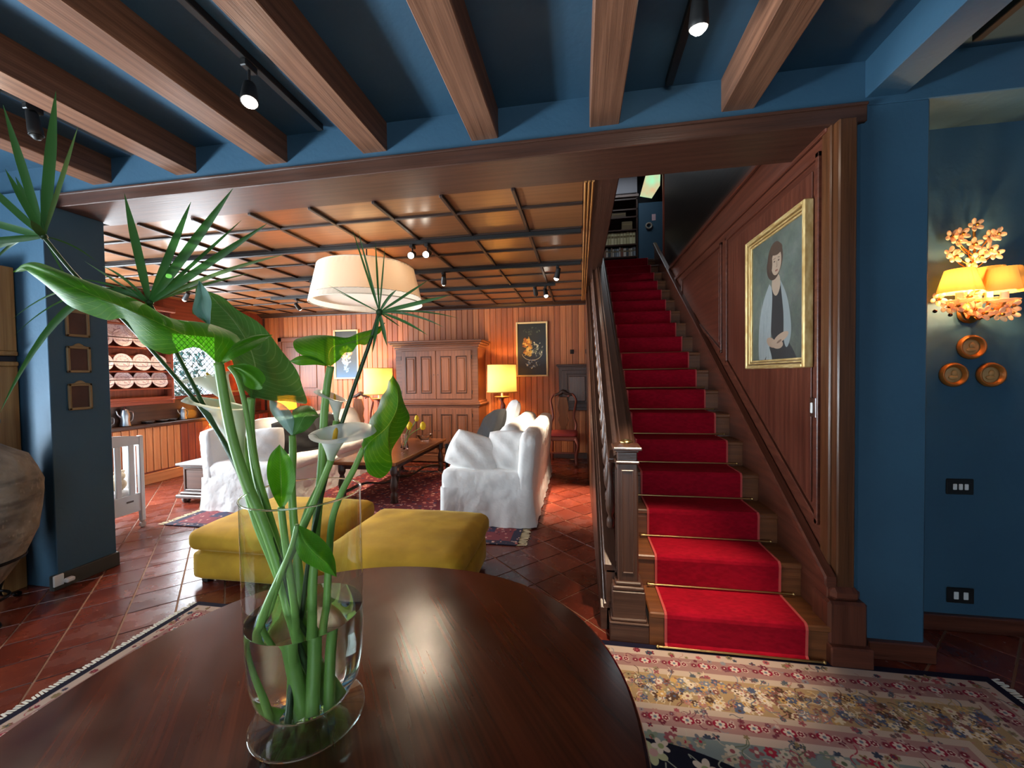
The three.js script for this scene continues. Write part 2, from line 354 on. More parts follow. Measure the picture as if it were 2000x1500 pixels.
windowFrame('white garden window in the left hall wall', 'x', -4.96, [-0.9, 1.7, 0.1, 1.7], 3, 3, M.white);
windowWall('wall_back', 'blue wall behind the camera with a garden window', 'z', 3.2, 0.12, -5.0, 3.5, 2.9, [[-0.9, 1.5, 0.2, 2.2]], M.bluePaint);
windowFrame('white garden window behind the camera', 'z', 3.26, [-0.9, 1.5, 0.2, 2.2], 3, 3, M.white);

// ceiling beams of the hall
{
  const lab = { '-3.105': 'brown ceiling beam nearest the blue pier', '-2.45': 'brown ceiling beam, second from the blue pier', '-1.805': 'brown ceiling beam, third from the blue pier', '-1.16': 'brown ceiling beam beside the spotlight track over the table', '-0.506': 'brown ceiling beam between the two hall spotlights', '0.138': 'brown ceiling beam in line with the stair handrail', '0.786': 'reddish brown ceiling beam above the red stair runner', '2.078': 'brown ceiling beam over the alcove with the sconce' };
  for (const [x, l] of Object.entries(lab)) {
    const g = metreUV(bx(+x - 0.076, +x + 0.076, 2.697, YH + 0.02, ZL - 0.02, 3.2, 0.004), 2);
    single('ceiling_beam', g, M.beam, l, 'beam', 'hall ceiling beams');
  }
  single('plastered_beam', bx(1.346, 1.512, 2.685, YH + 0.02, ZL - 0.02, 3.2, 0.004), M.bluePaint, 'blue plastered beam above the blue pillar', 'beam');
}

// living room: rear wall of narrow vertical boards
const rear = struct('wall_rear', bx(-6.1, 0.25, 0, 2.7, ZR - 0.16, ZR - 0.012), M.darkWood, 'rear living room wall of vertical wooden boards');
{
  const p = 0.098; let k = 0;
  const geos = [0, 1, 2, 3, 4, 5].map((q) => metreUV(cb(p - 0.003, 2.44, 0.016, 0.006), 1, q * 0.71));
  for (let x = -5.8; x < 0.15; x += p, k++) {
    const m = new THREE.Mesh(geos[Math.floor(rnd() * 6)], M.boards[Math.floor(rnd() * 4)]); m.name = k ? 'board_' + String(k).padStart(3, '0') : 'board';
    m.position.set(x + p / 2, 1.3, ZR - 0.008); m.castShadow = m.receiveShadow = true; rear.add(m);
  }
  struct('baseboard_rear', bx(-5.8, 0.14, 0, 0.1, ZR - 0.01, ZR + 0.022, 0.005), M.darkWood, 'dark skirting along the rear board wall');
  struct('trim_rear_cornice', [prism([[-0.0 + ZR - 0.01, 2.505], [ZR + 0.03, 2.505], [ZR + 0.035, 2.52], [ZR + 0.06, 2.53], [ZR + 0.09, 2.552], [ZR + 0.12, 2.56], [ZR + 0.12, 2.575], [ZR - 0.01, 2.575]], -5.85, 0.15, 'x')], M.rib, 'dark moulded cornice on the rear board wall');
}
// living room ceiling: panels between dark ribs
{
  const RX = []; for (let x = -0.404; x > -5.8; x -= 0.473) RX.push(x);
  const CZ = [-2.8]; for (let z = -3.265; z > -6.55; z -= 0.47) CZ.push(z);
  const ceil = struct('ceiling_living', bx(-6.1, 0.12, YC + 0.016, YC + 0.14, ZR - 0.1, -2.49), M.darkWood, 'panelled wooden ceiling of the living room');
  const xs = [0.03, ...RX, -5.85], zs = [-2.5, ...CZ, ZR]; let k = 0;
  for (let i = 0; i + 1 < xs.length; i++) for (let j = 0; j + 1 < zs.length; j++) {
    const w = xs[i] - xs[i + 1], d = zs[j] - zs[j + 1];
    const m = part(k ? 'panel_' + String(k).padStart(3, '0') : 'panel', bxUV(xs[i + 1], xs[i], YC, YC + 0.016, zs[j + 1], zs[j], 0.003, 0), M.ceilPanels[Math.floor(rnd() * 3)], ceil); k++;
  }
  RX.forEach((x, i) => part('rib', bx(x - 0.013, x + 0.013, YC - 0.02, YC + 0.002, ZR, -2.5, 0.004), M.rib, ceil));
  CZ.forEach((z, i) => part('rib', bx(-5.85, 0.03, YC - 0.018, YC + 0.002, z - 0.013, z + 0.013, 0.004), M.rib, ceil));
  struct('trim_ceiling_edge', [0.044, 0.066, 0.09].map((x) => { const g = new THREE.CylinderGeometry(0.009, 0.009, 4.1, 8); g.rotateX(PI / 2); return mv(g, x, YC - 0.006, -4.55); }), M.litStrip, 'row of slim mouldings along the stair edge of the ceiling, coloured paler as if lit');  // mouldings look lit through their paler wood colour
  struct('trim_stairwell', [bx(0.03, 0.244, YC - 0.002, 3.2, -6.6, -2.5, 0.006)], M.lintel, 'dark trimmer beam along the open stairwell');
  // ceiling spotlight tracks
  for (const [z, x0, x1, l] of [[-3.265, -5.3, 0.02, 'long black spotlight track on the panelled ceiling near the lintel'], [-4.205, -5.3, 0.02, 'long black spotlight track across the middle of the panelled ceiling'], [-5.145, -4.4, -0.3, 'long black spotlight track on the panelled ceiling near the armoire']]) {
    single('ceiling_track', [bx(x0, x1, YC - 0.052, YC - 0.018, z - 0.018, z + 0.018, 0.003)], M.black, l, 'light track', 'spotlight tracks on the living room ceiling');
  }
}
// left wall of the living room with two windows
windowWall('wall_living_left', 'red brown left wall of the living room with windows', 'x', -6.0, 0.15, -6.7, -2.44, 2.65, [[-5.74, -4.8, 1.12, 2.1], [-3.8, -2.5, 0.12, 2.3]], M.redWood);
{
  const f = windowFrame('leaded lattice window at the end of the plate dresser', 'x', -5.95, [-5.74, -4.8, 1.12, 2.1], 1, 1, M.redWood);
  const bars = [];
  for (let k = -8; k < 17; k++) for (const sg of [1, -1]) {
    const pts = [];
    for (let t = 0; t <= 1; t += 0.02) { const z = -5.74 + 0.94 * t, y = 1.12 + k * 0.09 + (sg > 0 ? t : 1 - t) * 0.94 * 1.0; if (y > 1.13 && y < 2.09) pts.push([z, y]); }
    if (pts.length > 1) { const [a, b] = [pts[0], pts[pts.length - 1]], L = Math.hypot(b[0] - a[0], b[1] - a[1]); const g = cb(0.008, L, 0.008, 0.002); g.rotateX(Math.atan2(b[0] - a[0], b[1] - a[1])); bars.push(mv(g, -5.944, (a[1] + b[1]) / 2, (a[0] + b[0]) / 2)); }
  }
  part('lattice', bars, std({ color: 0x4b5560, roughness: 0.5, metalness: 0.5 }), f);
  windowFrame('living room garden door behind the crib', 'x', -5.95, [-3.8, -2.5, 0.12, 2.3], 2, 3, M.redWood);
  // shrub outside the lattice window
  const s = thing('garden_shrub', 'blue green shrub outside the leaded lattice window', 'shrub', [-6.7, 0, -5.6]);
  part('stem', sweep([[0, 0, 0], [0.05, 0.6, 0.02], [0, 1.3, 0.05]], (t) => 0.03 - 0.02 * t, 8, 6), M.darkWood, s);
  const lv = [];
  for (let k = 0; k < 420; k++) { const g = new THREE.ConeGeometry(0.03, 0.11, 4); g.scale(1, 1, 0.25); rotAll(g, [rr(0, 6), rr(0, 6), rr(0, 6)]); const a = rr(0, 6.28), r = 0.55 * Math.sqrt(rnd()); lv.push(mv(g, Math.cos(a) * r * 0.5, rr(0.5, 1.85), Math.sin(a) * r)); }
  part('foliage', lv, std({ color: 0x4f8a86, roughness: 0.7 }), s).userData.kind = 'stuff';
  single('garden_terrace', bx(-8.5, -5.05, -0.2, -0.1, -2.4, 3.6, 0.004), std({ color: 0xd8d0c0, roughness: 0.9 }), 'pale paved terrace outside the left hall window', 'terrace');
  single('garden_lawn', bx(-14, -6.05, -0.4, -0.21, -12, 6, 0.002), std({ color: 0x6d8f63, roughness: 0.95 }), 'pale green lawn outside the living room windows', 'lawn');
}

// ───────────────────────── staircase ─────────────────────────
const RISE = 0.1765, RUN = 0.2625, Z0 = -2.1, NS = 18, SL = RISE / RUN;
const stepY = (z) => (Z0 - z) * SL;                       // the line under the nosings
struct('wall_stair', [prism([[-2.2, 0], [-6.62, 0], [-6.62, 2.57], [-5.95, 2.57], [-2.2, 0.12]], 0.1, 0.15, 'x')], M.newel, 'dark panelled wall under the staircase');
{
  const st = thing('staircase', 'polished brown wooden staircase under the red runner', 'staircase', [0, 0, 0]);
  for (let i = 1; i < NS; i++) {
    const z = Z0 - RUN * (i - 1), y = i * RISE;
    const xl = i === 1 ? 0.336 : 0.15;
    part('riser', bx(xl, XP, y - RISE, y - 0.026, z - 0.022, z, 0.002), M.tread, st);
    part('tread', bx(xl, XP, y - 0.03, y, z - RUN - 0.005, z + 0.008, 0.006), M.tread, st);
  }
  part('riser', bx(0.15, XP, 17 * RISE, 18 * RISE - 0.026, Z0 - RUN * 17 - 0.02, Z0 - RUN * 17, 0.002), M.tread, st);
  // closed string at the open side
  const s0 = -2.2, s1 = -6.6;
  part('string_board', prism([[s0, stepY(s0) - 0.22 > 0 ? stepY(s0) - 0.22 : 0.0], [s0, stepY(s0) + 0.26], [s1, stepY(s1) + 0.26], [s1, stepY(s1) - 0.22]], 0.128, 0.178, 'x', 0.004), M.newel, st);
  part('string_moulding', prism([[s0, stepY(s0) + 0.25], [s0, stepY(s0) + 0.29], [s1, stepY(s1) + 0.29], [s1, stepY(s1) + 0.25]], 0.118, 0.192, 'x', 0.006), M.newel, st);
  part('string_moulding', prism([[s0, stepY(s0) + 0.05], [s0, stepY(s0) + 0.075], [s1, stepY(s1) + 0.075], [s1, stepY(s1) + 0.05]], 0.114, 0.13, 'x', 0.004), M.newel, st);
}
{   // red runner
  const r = thing('stair_runner', 'deep red stair runner with paler bound edges', 'carpet', [0, 0, 0]);
  const carpet = phys({ map: tex(512, 512, (u, v) => mixc([158, 8, 34], [122, 3, 22], cl(fbm(u, v, 30, 60, 3) * 0.9 + 0.7 * (fbm(u, v, 4, 4, 3) - 0.5))), true, [1.4, 1.4]), bumpMap: fabricBump, bumpScale: 0.0012, roughness: 0.95, specularIntensity: 0.25 });
  const bind = std({ color: 0xb0443f, bumpMap: fabricBump, bumpScale: 0.001, roughness: 0.9 });
  const path = [[Z0 + 0.03, 0.012], [Z0 + 0.012, 0.03]];
  for (let i = 1; i < NS; i++) {
    const z = Z0 - RUN * (i - 1), y = i * RISE;
    path.push([z + 0.014, y - 0.06], [z + 0.016, y - 0.02], [z + 0.012, y - 0.004], [z + 0.002, y + 0.007], [z - 0.04, y + 0.008], [z - RUN + 0.03, y + 0.007], [z - RUN + 0.012, y + 0.012]);
  }
  path.push([Z0 - RUN * 17 + 0.012, 18 * RISE - 0.03], [Z0 - RUN * 17 + 0.012, 18 * RISE + 0.004], [Z0 - RUN * 17, 18 * RISE + 0.01], [Z0 - RUN * 17 - 1.2, 18 * RISE + 0.01]);
  const ribbon = (x0, x1, lift, th) => {
    const pos = [], uv = [], idx = []; let L = 0;
    const nrm = path.map((p, i) => { const a = path[Math.max(0, i - 1)], b = path[Math.min(path.length - 1, i + 1)], d = Math.hypot(b[0] - a[0], b[1] - a[1]); return [(b[1] - a[1]) / d, -(b[0] - a[0]) / d]; });
    path.forEach((p, i) => {
      if (i) L += Math.hypot(p[0] - path[i - 1][0], p[1] - path[i - 1][1]);
      const n = nrm[i], a = [p[0] + n[0] * lift, p[1] + n[1] * lift], b = [p[0] + n[0] * (lift - th), p[1] + n[1] * (lift - th)];
      for (const [x, q, e] of [[x0, a, 0], [x1, a, 0], [x1, b, 0.01], [x0, b, 0.01]]) { pos.push(x, q[1], q[0]); uv.push(x + e, L); }
    });
    for (let i = 0; i + 1 < path.length; i++) for (let k = 0; k < 4; k++) { const a = i * 4 + k, b = i * 4 + (k + 1) % 4; idx.push(a, b, a + 4, b, b + 4, a + 4); }
    let g = new THREE.BufferGeometry(); g.setAttribute('position', new THREE.Float32BufferAttribute(pos, 3)); g.setAttribute('uv', new THREE.Float32BufferAttribute(uv, 2)); g.setIndex(idx); g = g.toNonIndexed(); g.computeVertexNormals(); return keepUV(g);
  };
  part('carpet', ribbon(0.418, 1.052, 0, 0.005), carpet, r);
  part('edge_binding', ribbon(0.408, 0.42, 0.0012, 0.007), bind, r); part('edge_binding', ribbon(1.05, 1.062, 0.0012, 0.007), bind, r);
  for (let i = 0; i < 17; i++) {
    const z = i ? Z0 - RUN * i + 0.022 : Z0 + 0.036, y = i ? i * RISE + 0.018 : 0.022;
    const g = new THREE.CylinderGeometry(0.0055, 0.0055, 0.745, 8); g.rotateZ(PI / 2);
    const t = thing('stair_rod', i ? 'slim brass rod holding the red runner behind the ' + ORD[i] + ' step above the rug' : 'brass rod at the foot of the red runner beside the rug', 'stair rod', [0.745, y, z], 0, 'brass rods along the red runner');
    part('rod', g, M.brass, t);
    for (const s of [-1, 1]) part('finial', mv(new THREE.SphereGeometry(0.009, 8, 6), s * 0.375, 0, 0), M.brass, t);
  }
}
{   // newel post
  const t = thing('newel_post', 'dark panelled newel post with moulded base and cap', 'newel post', [0.238, 0, -2.195]);
  const sq = (w, y0, y1, b = 0.004) => mv(cb(w, y1 - y0, w, b), 0, (y0 + y1) / 2, 0);
  part('plinth', [sq(0.194, 0, 0.095, 0.003), sq(0.2, 0.095, 0.108, 0.005), sq(0.182, 0.106, 0.124, 0.006)], M.newel, t);
  part('base_block', [sq(0.166, 0.12, 0.262), sq(0.158, 0.262, 0.285, 0.006), sq(0.134, 0.284, 0.305, 0.006)], M.newel, t);
  part('shaft', [sq(0.104, 0.3, 0.925, 0.006)], M.newel, t);
  for (const a of [0, 1, 3]) {
    const fr = [[-0.031, -0.024, 0.345, 0.89], [0.024, 0.031, 0.345, 0.89], [-0.031, 0.031, 0.883, 0.89], [-0.031, 0.031, 0.345, 0.352]].map(([p, q, r, s]) => bx(p, q, r, s, 0.05, 0.0565, 0.002));
    part('panel_moulding', fr.map((g) => { g.rotateY(a * PI / 2); return g; }), M.newel, t);
  }
  part('cap', [sq(0.122, 0.922, 0.938, 0.005), sq(0.1, 0.936, 0.985), sq(0.116, 0.983, 0.996, 0.004), sq(0.146, 0.994, 1.012, 0.005)], M.newel, t);
  const pyr = new THREE.ConeGeometry(0.09, 0.03, 4); pyr.rotateY(PI / 4); part('pyramid', mv(pyr, 0, 1.025, 0), M.newel, t);
  part('knob', mv((() => { const g = new THREE.SphereGeometry(0.035, 14, 8); g.scale(1, 0.45, 1); return g; })(), 0, 1.03, 0), M.brass, t);
}
{   // balustrade: heavy moulded handrail and turned balusters
  const t = thing('stair_balustrade', 'heavy dark moulded handrail with turned balusters', 'balustrade', [0, 0, 0]);
  const ang = Math.atan(SL), L = 4.35 / Math.cos(ang);
  const pr = [[-0.058, 0], [0.058, 0], [0.062, 0.02], [0.05, 0.032], [0.054, 0.05], [0.042, 0.066], [0.03, 0.066], [0.024, 0.074], [-0.024, 0.074], [-0.03, 0.066], [-0.042, 0.066], [-0.054, 0.05], [-0.05, 0.032], [-0.062, 0.02]];
  const g = prism(pr, -L, 0, 'z'); g.rotateX(ang); part('handrail', metreUV(mv(g, 0.238, 0.93, -2.24), 2), M.newel, t);
  const prof = [[0.016, 0], [0.022, 0.01], [0.022, 0.05], [0.012, 0.07], [0.024, 0.1], [0.028, 0.14], [0.02, 0.22], [0.012, 0.3], [0.011, 0.34], [0.02, 0.37], [0.012, 0.4], [0.019, 0.44], [0.022, 0.46], [0.022, 0.52]];
  const bg = metreUV(lathe(prof, 8), 1, 0.3);
  for (let k = 0; k < 26; k++) { const z = -2.4 - k * 0.16; const m = new THREE.Mesh(bg, M.newel); m.name = 'baluster'; m.position.set(0.168, stepY(z) + 0.285, z); m.castShadow = m.receiveShadow = true; t.add(m); }
  const g2 = prism([[-0.03, 0], [0.03, 0], [0.03, 0.03], [-0.03, 0.03]], -L, 0, 'z', 0.004); g2.rotateX(ang); part('underrail', metreUV(mv(g2, 0.178, 0.905, -2.24), 2), M.newel, t);
}
// panelled wall beside the stairs
{
  const w = struct('wall_stairwell', bx(XP, XP + 0.1, 0, 2.8, -6.7, -2.19), M.stairPanel, 'glossy mahogany panelled wall beside the staircase');
  const mould = (z0, z1, yb0, yb1, y1, nm) => {          // a moulded frame with a raised field; yb0 at z0 (front), yb1 at z1 (back)
    const out = 0.03, pts = [[z0, yb0], [z0, y1], [z1, y1], [z1, yb1]];
    for (let k = 0; k < 4; k++) {
      const a = pts[k], b = pts[(k + 1) % 4], L = Math.hypot(b[0] - a[0], b[1] - a[1]) + 0.028, an = Math.atan2(b[1] - a[1], b[0] - a[0]);
      for (const [o, wd, h] of [[0, 0.028, 0.016], [0.022, 0.014, 0.009]]) { const nx = Math.sin(an), ny = -Math.cos(an); const g = cb(h * 2, wd, L - o * 2.2, 0.004); g.rotateX(-an); part('panel_moulding', metreUV(mv(g, XP, (a[1] + b[1]) / 2 + ny * o * -0, (a[0] + b[0]) / 2), 2), M.stairPanel, w); if (!o) break; }
    }
    const i = 0.055, f = [[z0 - i, yb0 + i * 1.5], [z0 - i, y1 - i], [z1 + i, y1 - i], [z1 + i, yb1 + i * 0.6]];
    part('panel', prism(f, XP - 0.008, XP, 'x', 0.003), M.stairPanel, w);
  };
  mould(-2.27, -3.55, 0.62, 1.48, 2.48); mould(-3.68, -5.0, 1.57, 2.2, 2.48);
  part('rail', [bx(XP - 0.02, XP, 2.55, 2.585, -6.6, -2.19, 0.005), bx(XP - 0.03, XP, 2.76, 2.8, -6.6, -2.19, 0.006)], M.stairPanel, w);
  struct('wall_stairwell_upper', [bx(1.3, 1.4, 2.75, 5.3, -6.5, -2.5), bx(1.4, 2.2, 2.75, 5.3, -6.6, -6.5), bx(2.1, 2.2, 2.75, 5.3, -8.5, -6.5)], M.darkWood, 'dark upper wall of the stairwell');
  struct('trim_stair_skirting', [prism([[-2.13, 0.0], [-2.13, 0.38], [-6.6, 0.38 + 4.47 * SL], [-6.6, 4.3 * SL - 0.2]], XP - 0.035, XP, 'x', 0.004), prism([[-2.11, 0.36], [-2.11, 0.41], [-6.6, 0.41 + 4.49 * SL], [-6.6, 0.36 + 4.49 * SL]], XP - 0.055, XP, 'x', 0.008)], M.stairPanel, 'sloping moulded skirting beside the stair treads');
  const zj = -2.12, j0 = onZ(1637, 700, zj).x, j1 = onZ(1673, 700, zj).x;
  struct('trim_jamb', [bx(j0, j1, 0.3, 2.57, -2.24, zj, 0.006), bx(j0 - 0.012, j0 + 0.012, 0.36, 2.57, -2.24, zj - 0.045, 0.006)], M.jamb, 'golden brown door jamb between stairs and blue pillar');
  struct('trim_jamb_foot', [bx(j0 - 0.05, onZ(1697, 1200, -2.09).x, 0, 0.3, -2.24, -2.09, 0.012), bx(j0 - 0.03, j1 + 0.02, 0.295, 0.36, -2.24, -2.1, 0.02), bx(onZ(1624, 1290, -2.06).x, onZ(1709, 1290, -2.06).x, 0, 0.1, -2.24, -2.06, 0.006)], M.stairPanel, 'stepped brown base block of the door jamb');
}
// upper landing
struct('floor_landing', bx(0.1, 2.2, 3.0, 18 * RISE, -8.5, Z0 - RUN * 17 - 0.02, 0.004), M.darkWood, 'landing floor at the head of the stairs');
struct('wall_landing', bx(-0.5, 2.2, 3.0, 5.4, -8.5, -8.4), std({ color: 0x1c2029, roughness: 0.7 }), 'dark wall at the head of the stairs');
struct('wall_upper_left', bx(0.1, 0.2, 3.19, 5.4, -8.45, -2.5), M.darkWood, 'dark wood upper left wall of the stairwell');
struct('wall_upper_front', bx(0.1, 1.4, 2.95, 5.4, -2.5, -2.4), M.darkWood, 'dark wood wall over the lintel in the stairwell');
struct('window_roof_added', [bx(0.3, 1.2, 5.3, 5.4, -6.9, -6.85, 0.004), bx(0.3, 1.2, 5.3, 5.4, -7.75, -7.7, 0.004), bx(0.3, 0.35, 5.3, 5.4, -7.7, -6.9, 0.004), bx(1.15, 1.2, 5.3, 5.4, -7.7, -6.9, 0.004)], M.white, 'white frame of the added unseen roof window that lights the landing');  // unseen roof window, added so that daylight reaches the landing
struct('ceiling_stairwell', [bx(0.1, 2.2, 5.3, 5.4, -6.85, -2.4), bx(0.1, 2.2, 5.3, 5.4, -8.5, -7.75), bx(0.1, 0.3, 5.3, 5.4, -7.75, -6.85), bx(1.2, 2.2, 5.3, 5.4, -7.75, -6.85)], M.darkWood, 'dark ceiling high above the stairs');
// ───────────────────────── rugs ─────────────────────────
{
  const W = 4.15, D = 3.0, CW = 2048, CH = 1480;
  const t = canvasTex(CW, CH, (c) => {
    const S = CW / W, m = (v) => v * S;
    let sd = 5; const R = () => { sd = (sd * 1664525 + 1013904223) >>> 0; return sd / 4294967296; };
    const rect = (i, col) => { c.fillStyle = col; c.fillRect(m(i), m(i), CW - 2 * m(i), CH - 2 * m(i)); };
    const flower = (x, y, r, col, mid, n = 6) => { c.fillStyle = col; for (let k = 0; k < n; k++) { const a = k / n * 6.283 + x; c.beginPath(); c.ellipse(x + Math.cos(a) * r * 0.6, y + Math.sin(a) * r * 0.6, r * 0.5, r * 0.34, a, 0, 6.3); c.fill(); } c.fillStyle = mid; c.beginPath(); c.arc(x, y, r * 0.34, 0, 6.3); c.fill(); };
    const scatter = (n, x0, x1, y0, y1, inside, cols, r0, r1, vines) => {
      for (let k = 0; k < n; k++) {
        const x = x0 + R() * (x1 - x0), y = y0 + R() * (y1 - y0); if (!inside(x, y)) continue;
        if (R() < vines) { c.strokeStyle = cols[Math.floor(R() * cols.length)]; c.lineWidth = 1.6; c.beginPath(); const a = R() * 6.28, L = r1 * 2.2; c.moveTo(x, y); c.bezierCurveTo(x + Math.cos(a) * L, y + Math.sin(a) * L, x + Math.cos(a + 1.4) * L, y + Math.sin(a + 1.4) * L, x + Math.cos(a + 0.8) * L * 1.6, y + Math.sin(a + 0.8) * L * 1.6); c.stroke(); }
        else flower(x, y, r0 + R() * (r1 - r0), cols[Math.floor(R() * cols.length)], cols[Math.floor(R() * cols.length)], 4 + Math.floor(R() * 4));
      }
    };
    const band = (a, b) => (x, y) => { const d = Math.min(x, y, CW - x, CH - y) / S; return d > a && d < b; };
    c.fillStyle = '#1c1a30'; c.fillRect(0, 0, CW, CH);
    rect(0.035, '#c8b4a6'); scatter(9000, 0, CW, 0, CH, band(0.042, 0.075), ['#7c2738', '#3c4658', '#8a7a58', '#b0575e'], 4, 8, 0.2);
    rect(0.08, '#a4807a'); 
    const rib = (d, n) => { const per = 2 * (CW + CH) - 8 * m(d); for (let k = 0; k < n; k++) { let s = k / n * per; const w = CW - 2 * m(d), h = CH - 2 * m(d); let x, y; if (s < w) { x = m(d) + s; y = m(d); } else if (s < w + h) { x = m(d) + w; y = m(d) + s - w; } else if (s < 2 * w + h) { x = m(d) + 2 * w + h - s; y = m(d) + h; } else { x = m(d); y = m(d) + 2 * w + 2 * h - s; } const big = k % 3 === 0; c.fillStyle = big ? '#93203a' : k % 3 === 1 ? '#d9c3b4' : '#8c5a5e'; c.beginPath(); c.ellipse(x, y, m(big ? 0.028 : 0.015), m(big ? 0.02 : 0.014), 0, 0, 6.3); c.fill(); flower(x, y, m(big ? 0.018 : 0.011), big ? '#dccabb' : '#7a2233', big ? '#6d7b8c' : '#e3d4c4'); } };
    scatter(9000, 0, CW, 0, CH, band(0.084, 0.16), ['#c8b0a6', '#7a4450', '#8d9098', '#b58a80', '#6d2a3a'], 3, 7, 0.3); rib(0.12, 300);
    rect(0.165, '#cbb7a4'); scatter(9000, 0, CW, 0, CH, band(0.167, 0.196), ['#7a5a58', '#59606a', '#a3555e', '#8f8668'], 4, 7, 0.1);
    rect(0.2, '#b0946c');
    scatter(44000, 0, CW, 0, CH, band(0.215, 0.365), ['#e0cfae', '#cfa869', '#7d8494', '#8a5a52', '#9a8e6c', '#e6d9c6', '#55607c', '#b98278', '#5c4334'], 4, 10, 0.35);
    rect(0.375, '#c8b4a2'); scatter(8000, 0, CW, 0, CH, band(0.378, 0.402), ['#7a5a58', '#59606a', '#a3555e'], 4, 7, 0.1);
    rect(0.405, '#ab8480'); scatter(9000, 0, CW, 0, CH, band(0.409, 0.474), ['#c8b0a6', '#7a4450', '#8d9098', '#b58a80', '#6d2a3a'], 3, 7, 0.3); rib(0.44, 264);
    rect(0.478, '#c8b6a8'); scatter(8000, 0, CW, 0, CH, band(0.482, 0.512), ['#7c2738', '#3c4658', '#8a7a58'], 5, 8, 0.1);
    rect(0.515, '#7f8d8c');
    const inF = band(0.52, 5);
    scatter(15000, 0, CW, 0, CH, inF, ['#b9ad96', '#94525a', '#5d6b54', '#a8997f', '#6b7480', '#a2273f', '#c7bfad', '#7d8a7a'], 5, 13, 0.4);
    // navy field sections with big pale blossoms
    const navy = (x, y, w, h) => {
      c.fillStyle = '#0d1122'; c.beginPath(); c.ellipse(x, y, w, h, 0, 0, 6.3); c.fill();
      for (let k = 0; k < 240; k++) { const a = R() * 6.28, q = Math.sqrt(R()) * 0.96; const X = x + Math.cos(a) * w * q, Y = y + Math.sin(a) * h * q; if (R() < 0.4) { c.strokeStyle = '#9aa08e'; c.lineWidth = 2.4; c.beginPath(); c.moveTo(X, Y); c.quadraticCurveTo(X + R() * 60 - 30, Y + R() * 60 - 30, X + R() * 100 - 50, Y + R() * 100 - 50); c.stroke(); } else flower(X, Y, 8 + R() * 17, ['#cbbfb0', '#b3a7a4', '#a7ab86', '#d9d0c0'][Math.floor(R() * 4)], ['#b78f8c', '#e8dfcf', '#8c9a6a'][Math.floor(R() * 3)], 5); }
    };
    navy(CW * 0.6, m(0.88), m(0.62), m(0.34)); navy(CW * 0.5, CH * 0.58, m(1.1), m(0.5));
  });
  const mat = phys({ map: t, color: 0xd8d4d4, bumpMap: fabricBump, bumpScale: 0.001, roughness: 0.95, specularIntensity: 0.3 });
  const rug = thing('persian_rug', 'large cream and pink floral Persian rug with navy field under the round table', 'rug', [-0.285, 0.002, -2.09 + D / 2]);
  const g = new THREE.BoxGeometry(W, 0.009, D, 1, 1, 1); g.translate(0, 0.0045, 0);
  const uv = g.attributes.uv, p = g.attributes.position; for (let i = 0; i < p.count; i++) uv.setXY(i, p.getX(i) / W + 0.5, 0.5 - p.getZ(i) / D);
  part('pile', keepUV(g), mat, rug);
  for (const s of [-1, 1]) {
    const fr = []; for (let k = 0; k < 230; k++) { const z = -D / 2 + (k + 0.5) / 230 * D; const f = cb(rr(0.035, 0.055), 0.004, 0.008, 0.001); f.rotateY(rr(-0.3, 0.3)); fr.push(mv(f, s * (W / 2 + 0.02), 0.003, z)); }
    part('fringe', fr, std({ color: 0xd8d2c6, roughness: 0.95 }), rug).userData.kind = 'stuff';
  }
}
{
  const x0 = -3.94, x1 = -0.52, z0 = -5.75, z1 = -3.17, W = x1 - x0, D = z1 - z0;
  const t = canvasTex(1280, 960, (c, w, h) => {
    let sd = 11; const R = () => { sd = (sd * 1664525 + 1013904223) >>> 0; return sd / 4294967296; };
    c.fillStyle = '#2a2338'; c.fillRect(0, 0, w, h); c.fillStyle = '#7c2f36'; c.fillRect(26, 26, w - 52, h - 52); c.fillStyle = '#2d2844'; c.fillRect(90, 90, w - 180, h - 180); c.fillStyle = '#6b1f28'; c.fillRect(130, 130, w - 260, h - 260);
    for (let k = 0; k < 3600; k++) { const x = R() * w, y = R() * h; c.fillStyle = ['#a8584f', '#3a2740', '#c08a78', '#591a24', '#8d3a3c', '#d0a792'][Math.floor(R() * 6)]; c.fillRect(x, y, 3 + R() * 9, 3 + R() * 9); }
    for (let i = 0; i < 22; i++) for (let j = 0; j < 15; j++) { c.fillStyle = (i + j) % 2 ? '#b8776a' : '#3a2a48'; c.beginPath(); c.arc(150 + i * 46, 150 + j * 46, 8, 0, 6.3); c.fill(); }
  });
  const rug = thing('tribal_rug', 'dark red patterned rug with pale fringe under the coffee table', 'rug', [(x0 + x1) / 2, 0.002, (z0 + z1) / 2]);
  const g = new THREE.BoxGeometry(W, 0.008, D); g.translate(0, 0.004, 0); const uv = g.attributes.uv, p = g.attributes.position; for (let i = 0; i < p.count; i++) uv.setXY(i, p.getX(i) / W + 0.5, 0.5 - p.getZ(i) / D);
  part('pile', keepUV(g), std({ map: t, bumpMap: fabricBump, bumpScale: 0.001, roughness: 0.95 }), rug);
  for (const s of [-1, 1]) { const fr = []; for (let k = 0; k < 130; k++) { const f = cb(rr(0.06, 0.1), 0.004, 0.011, 0.001); f.rotateY(rr(-0.5, 0.5)); fr.push(mv(f, s * (W / 2 + 0.035), 0.003, -D / 2 + (k + 0.5) / 130 * D)); } part('fringe', fr, std({ color: 0xcbb894, roughness: 0.95 }), rug).userData.kind = 'stuff'; }
}

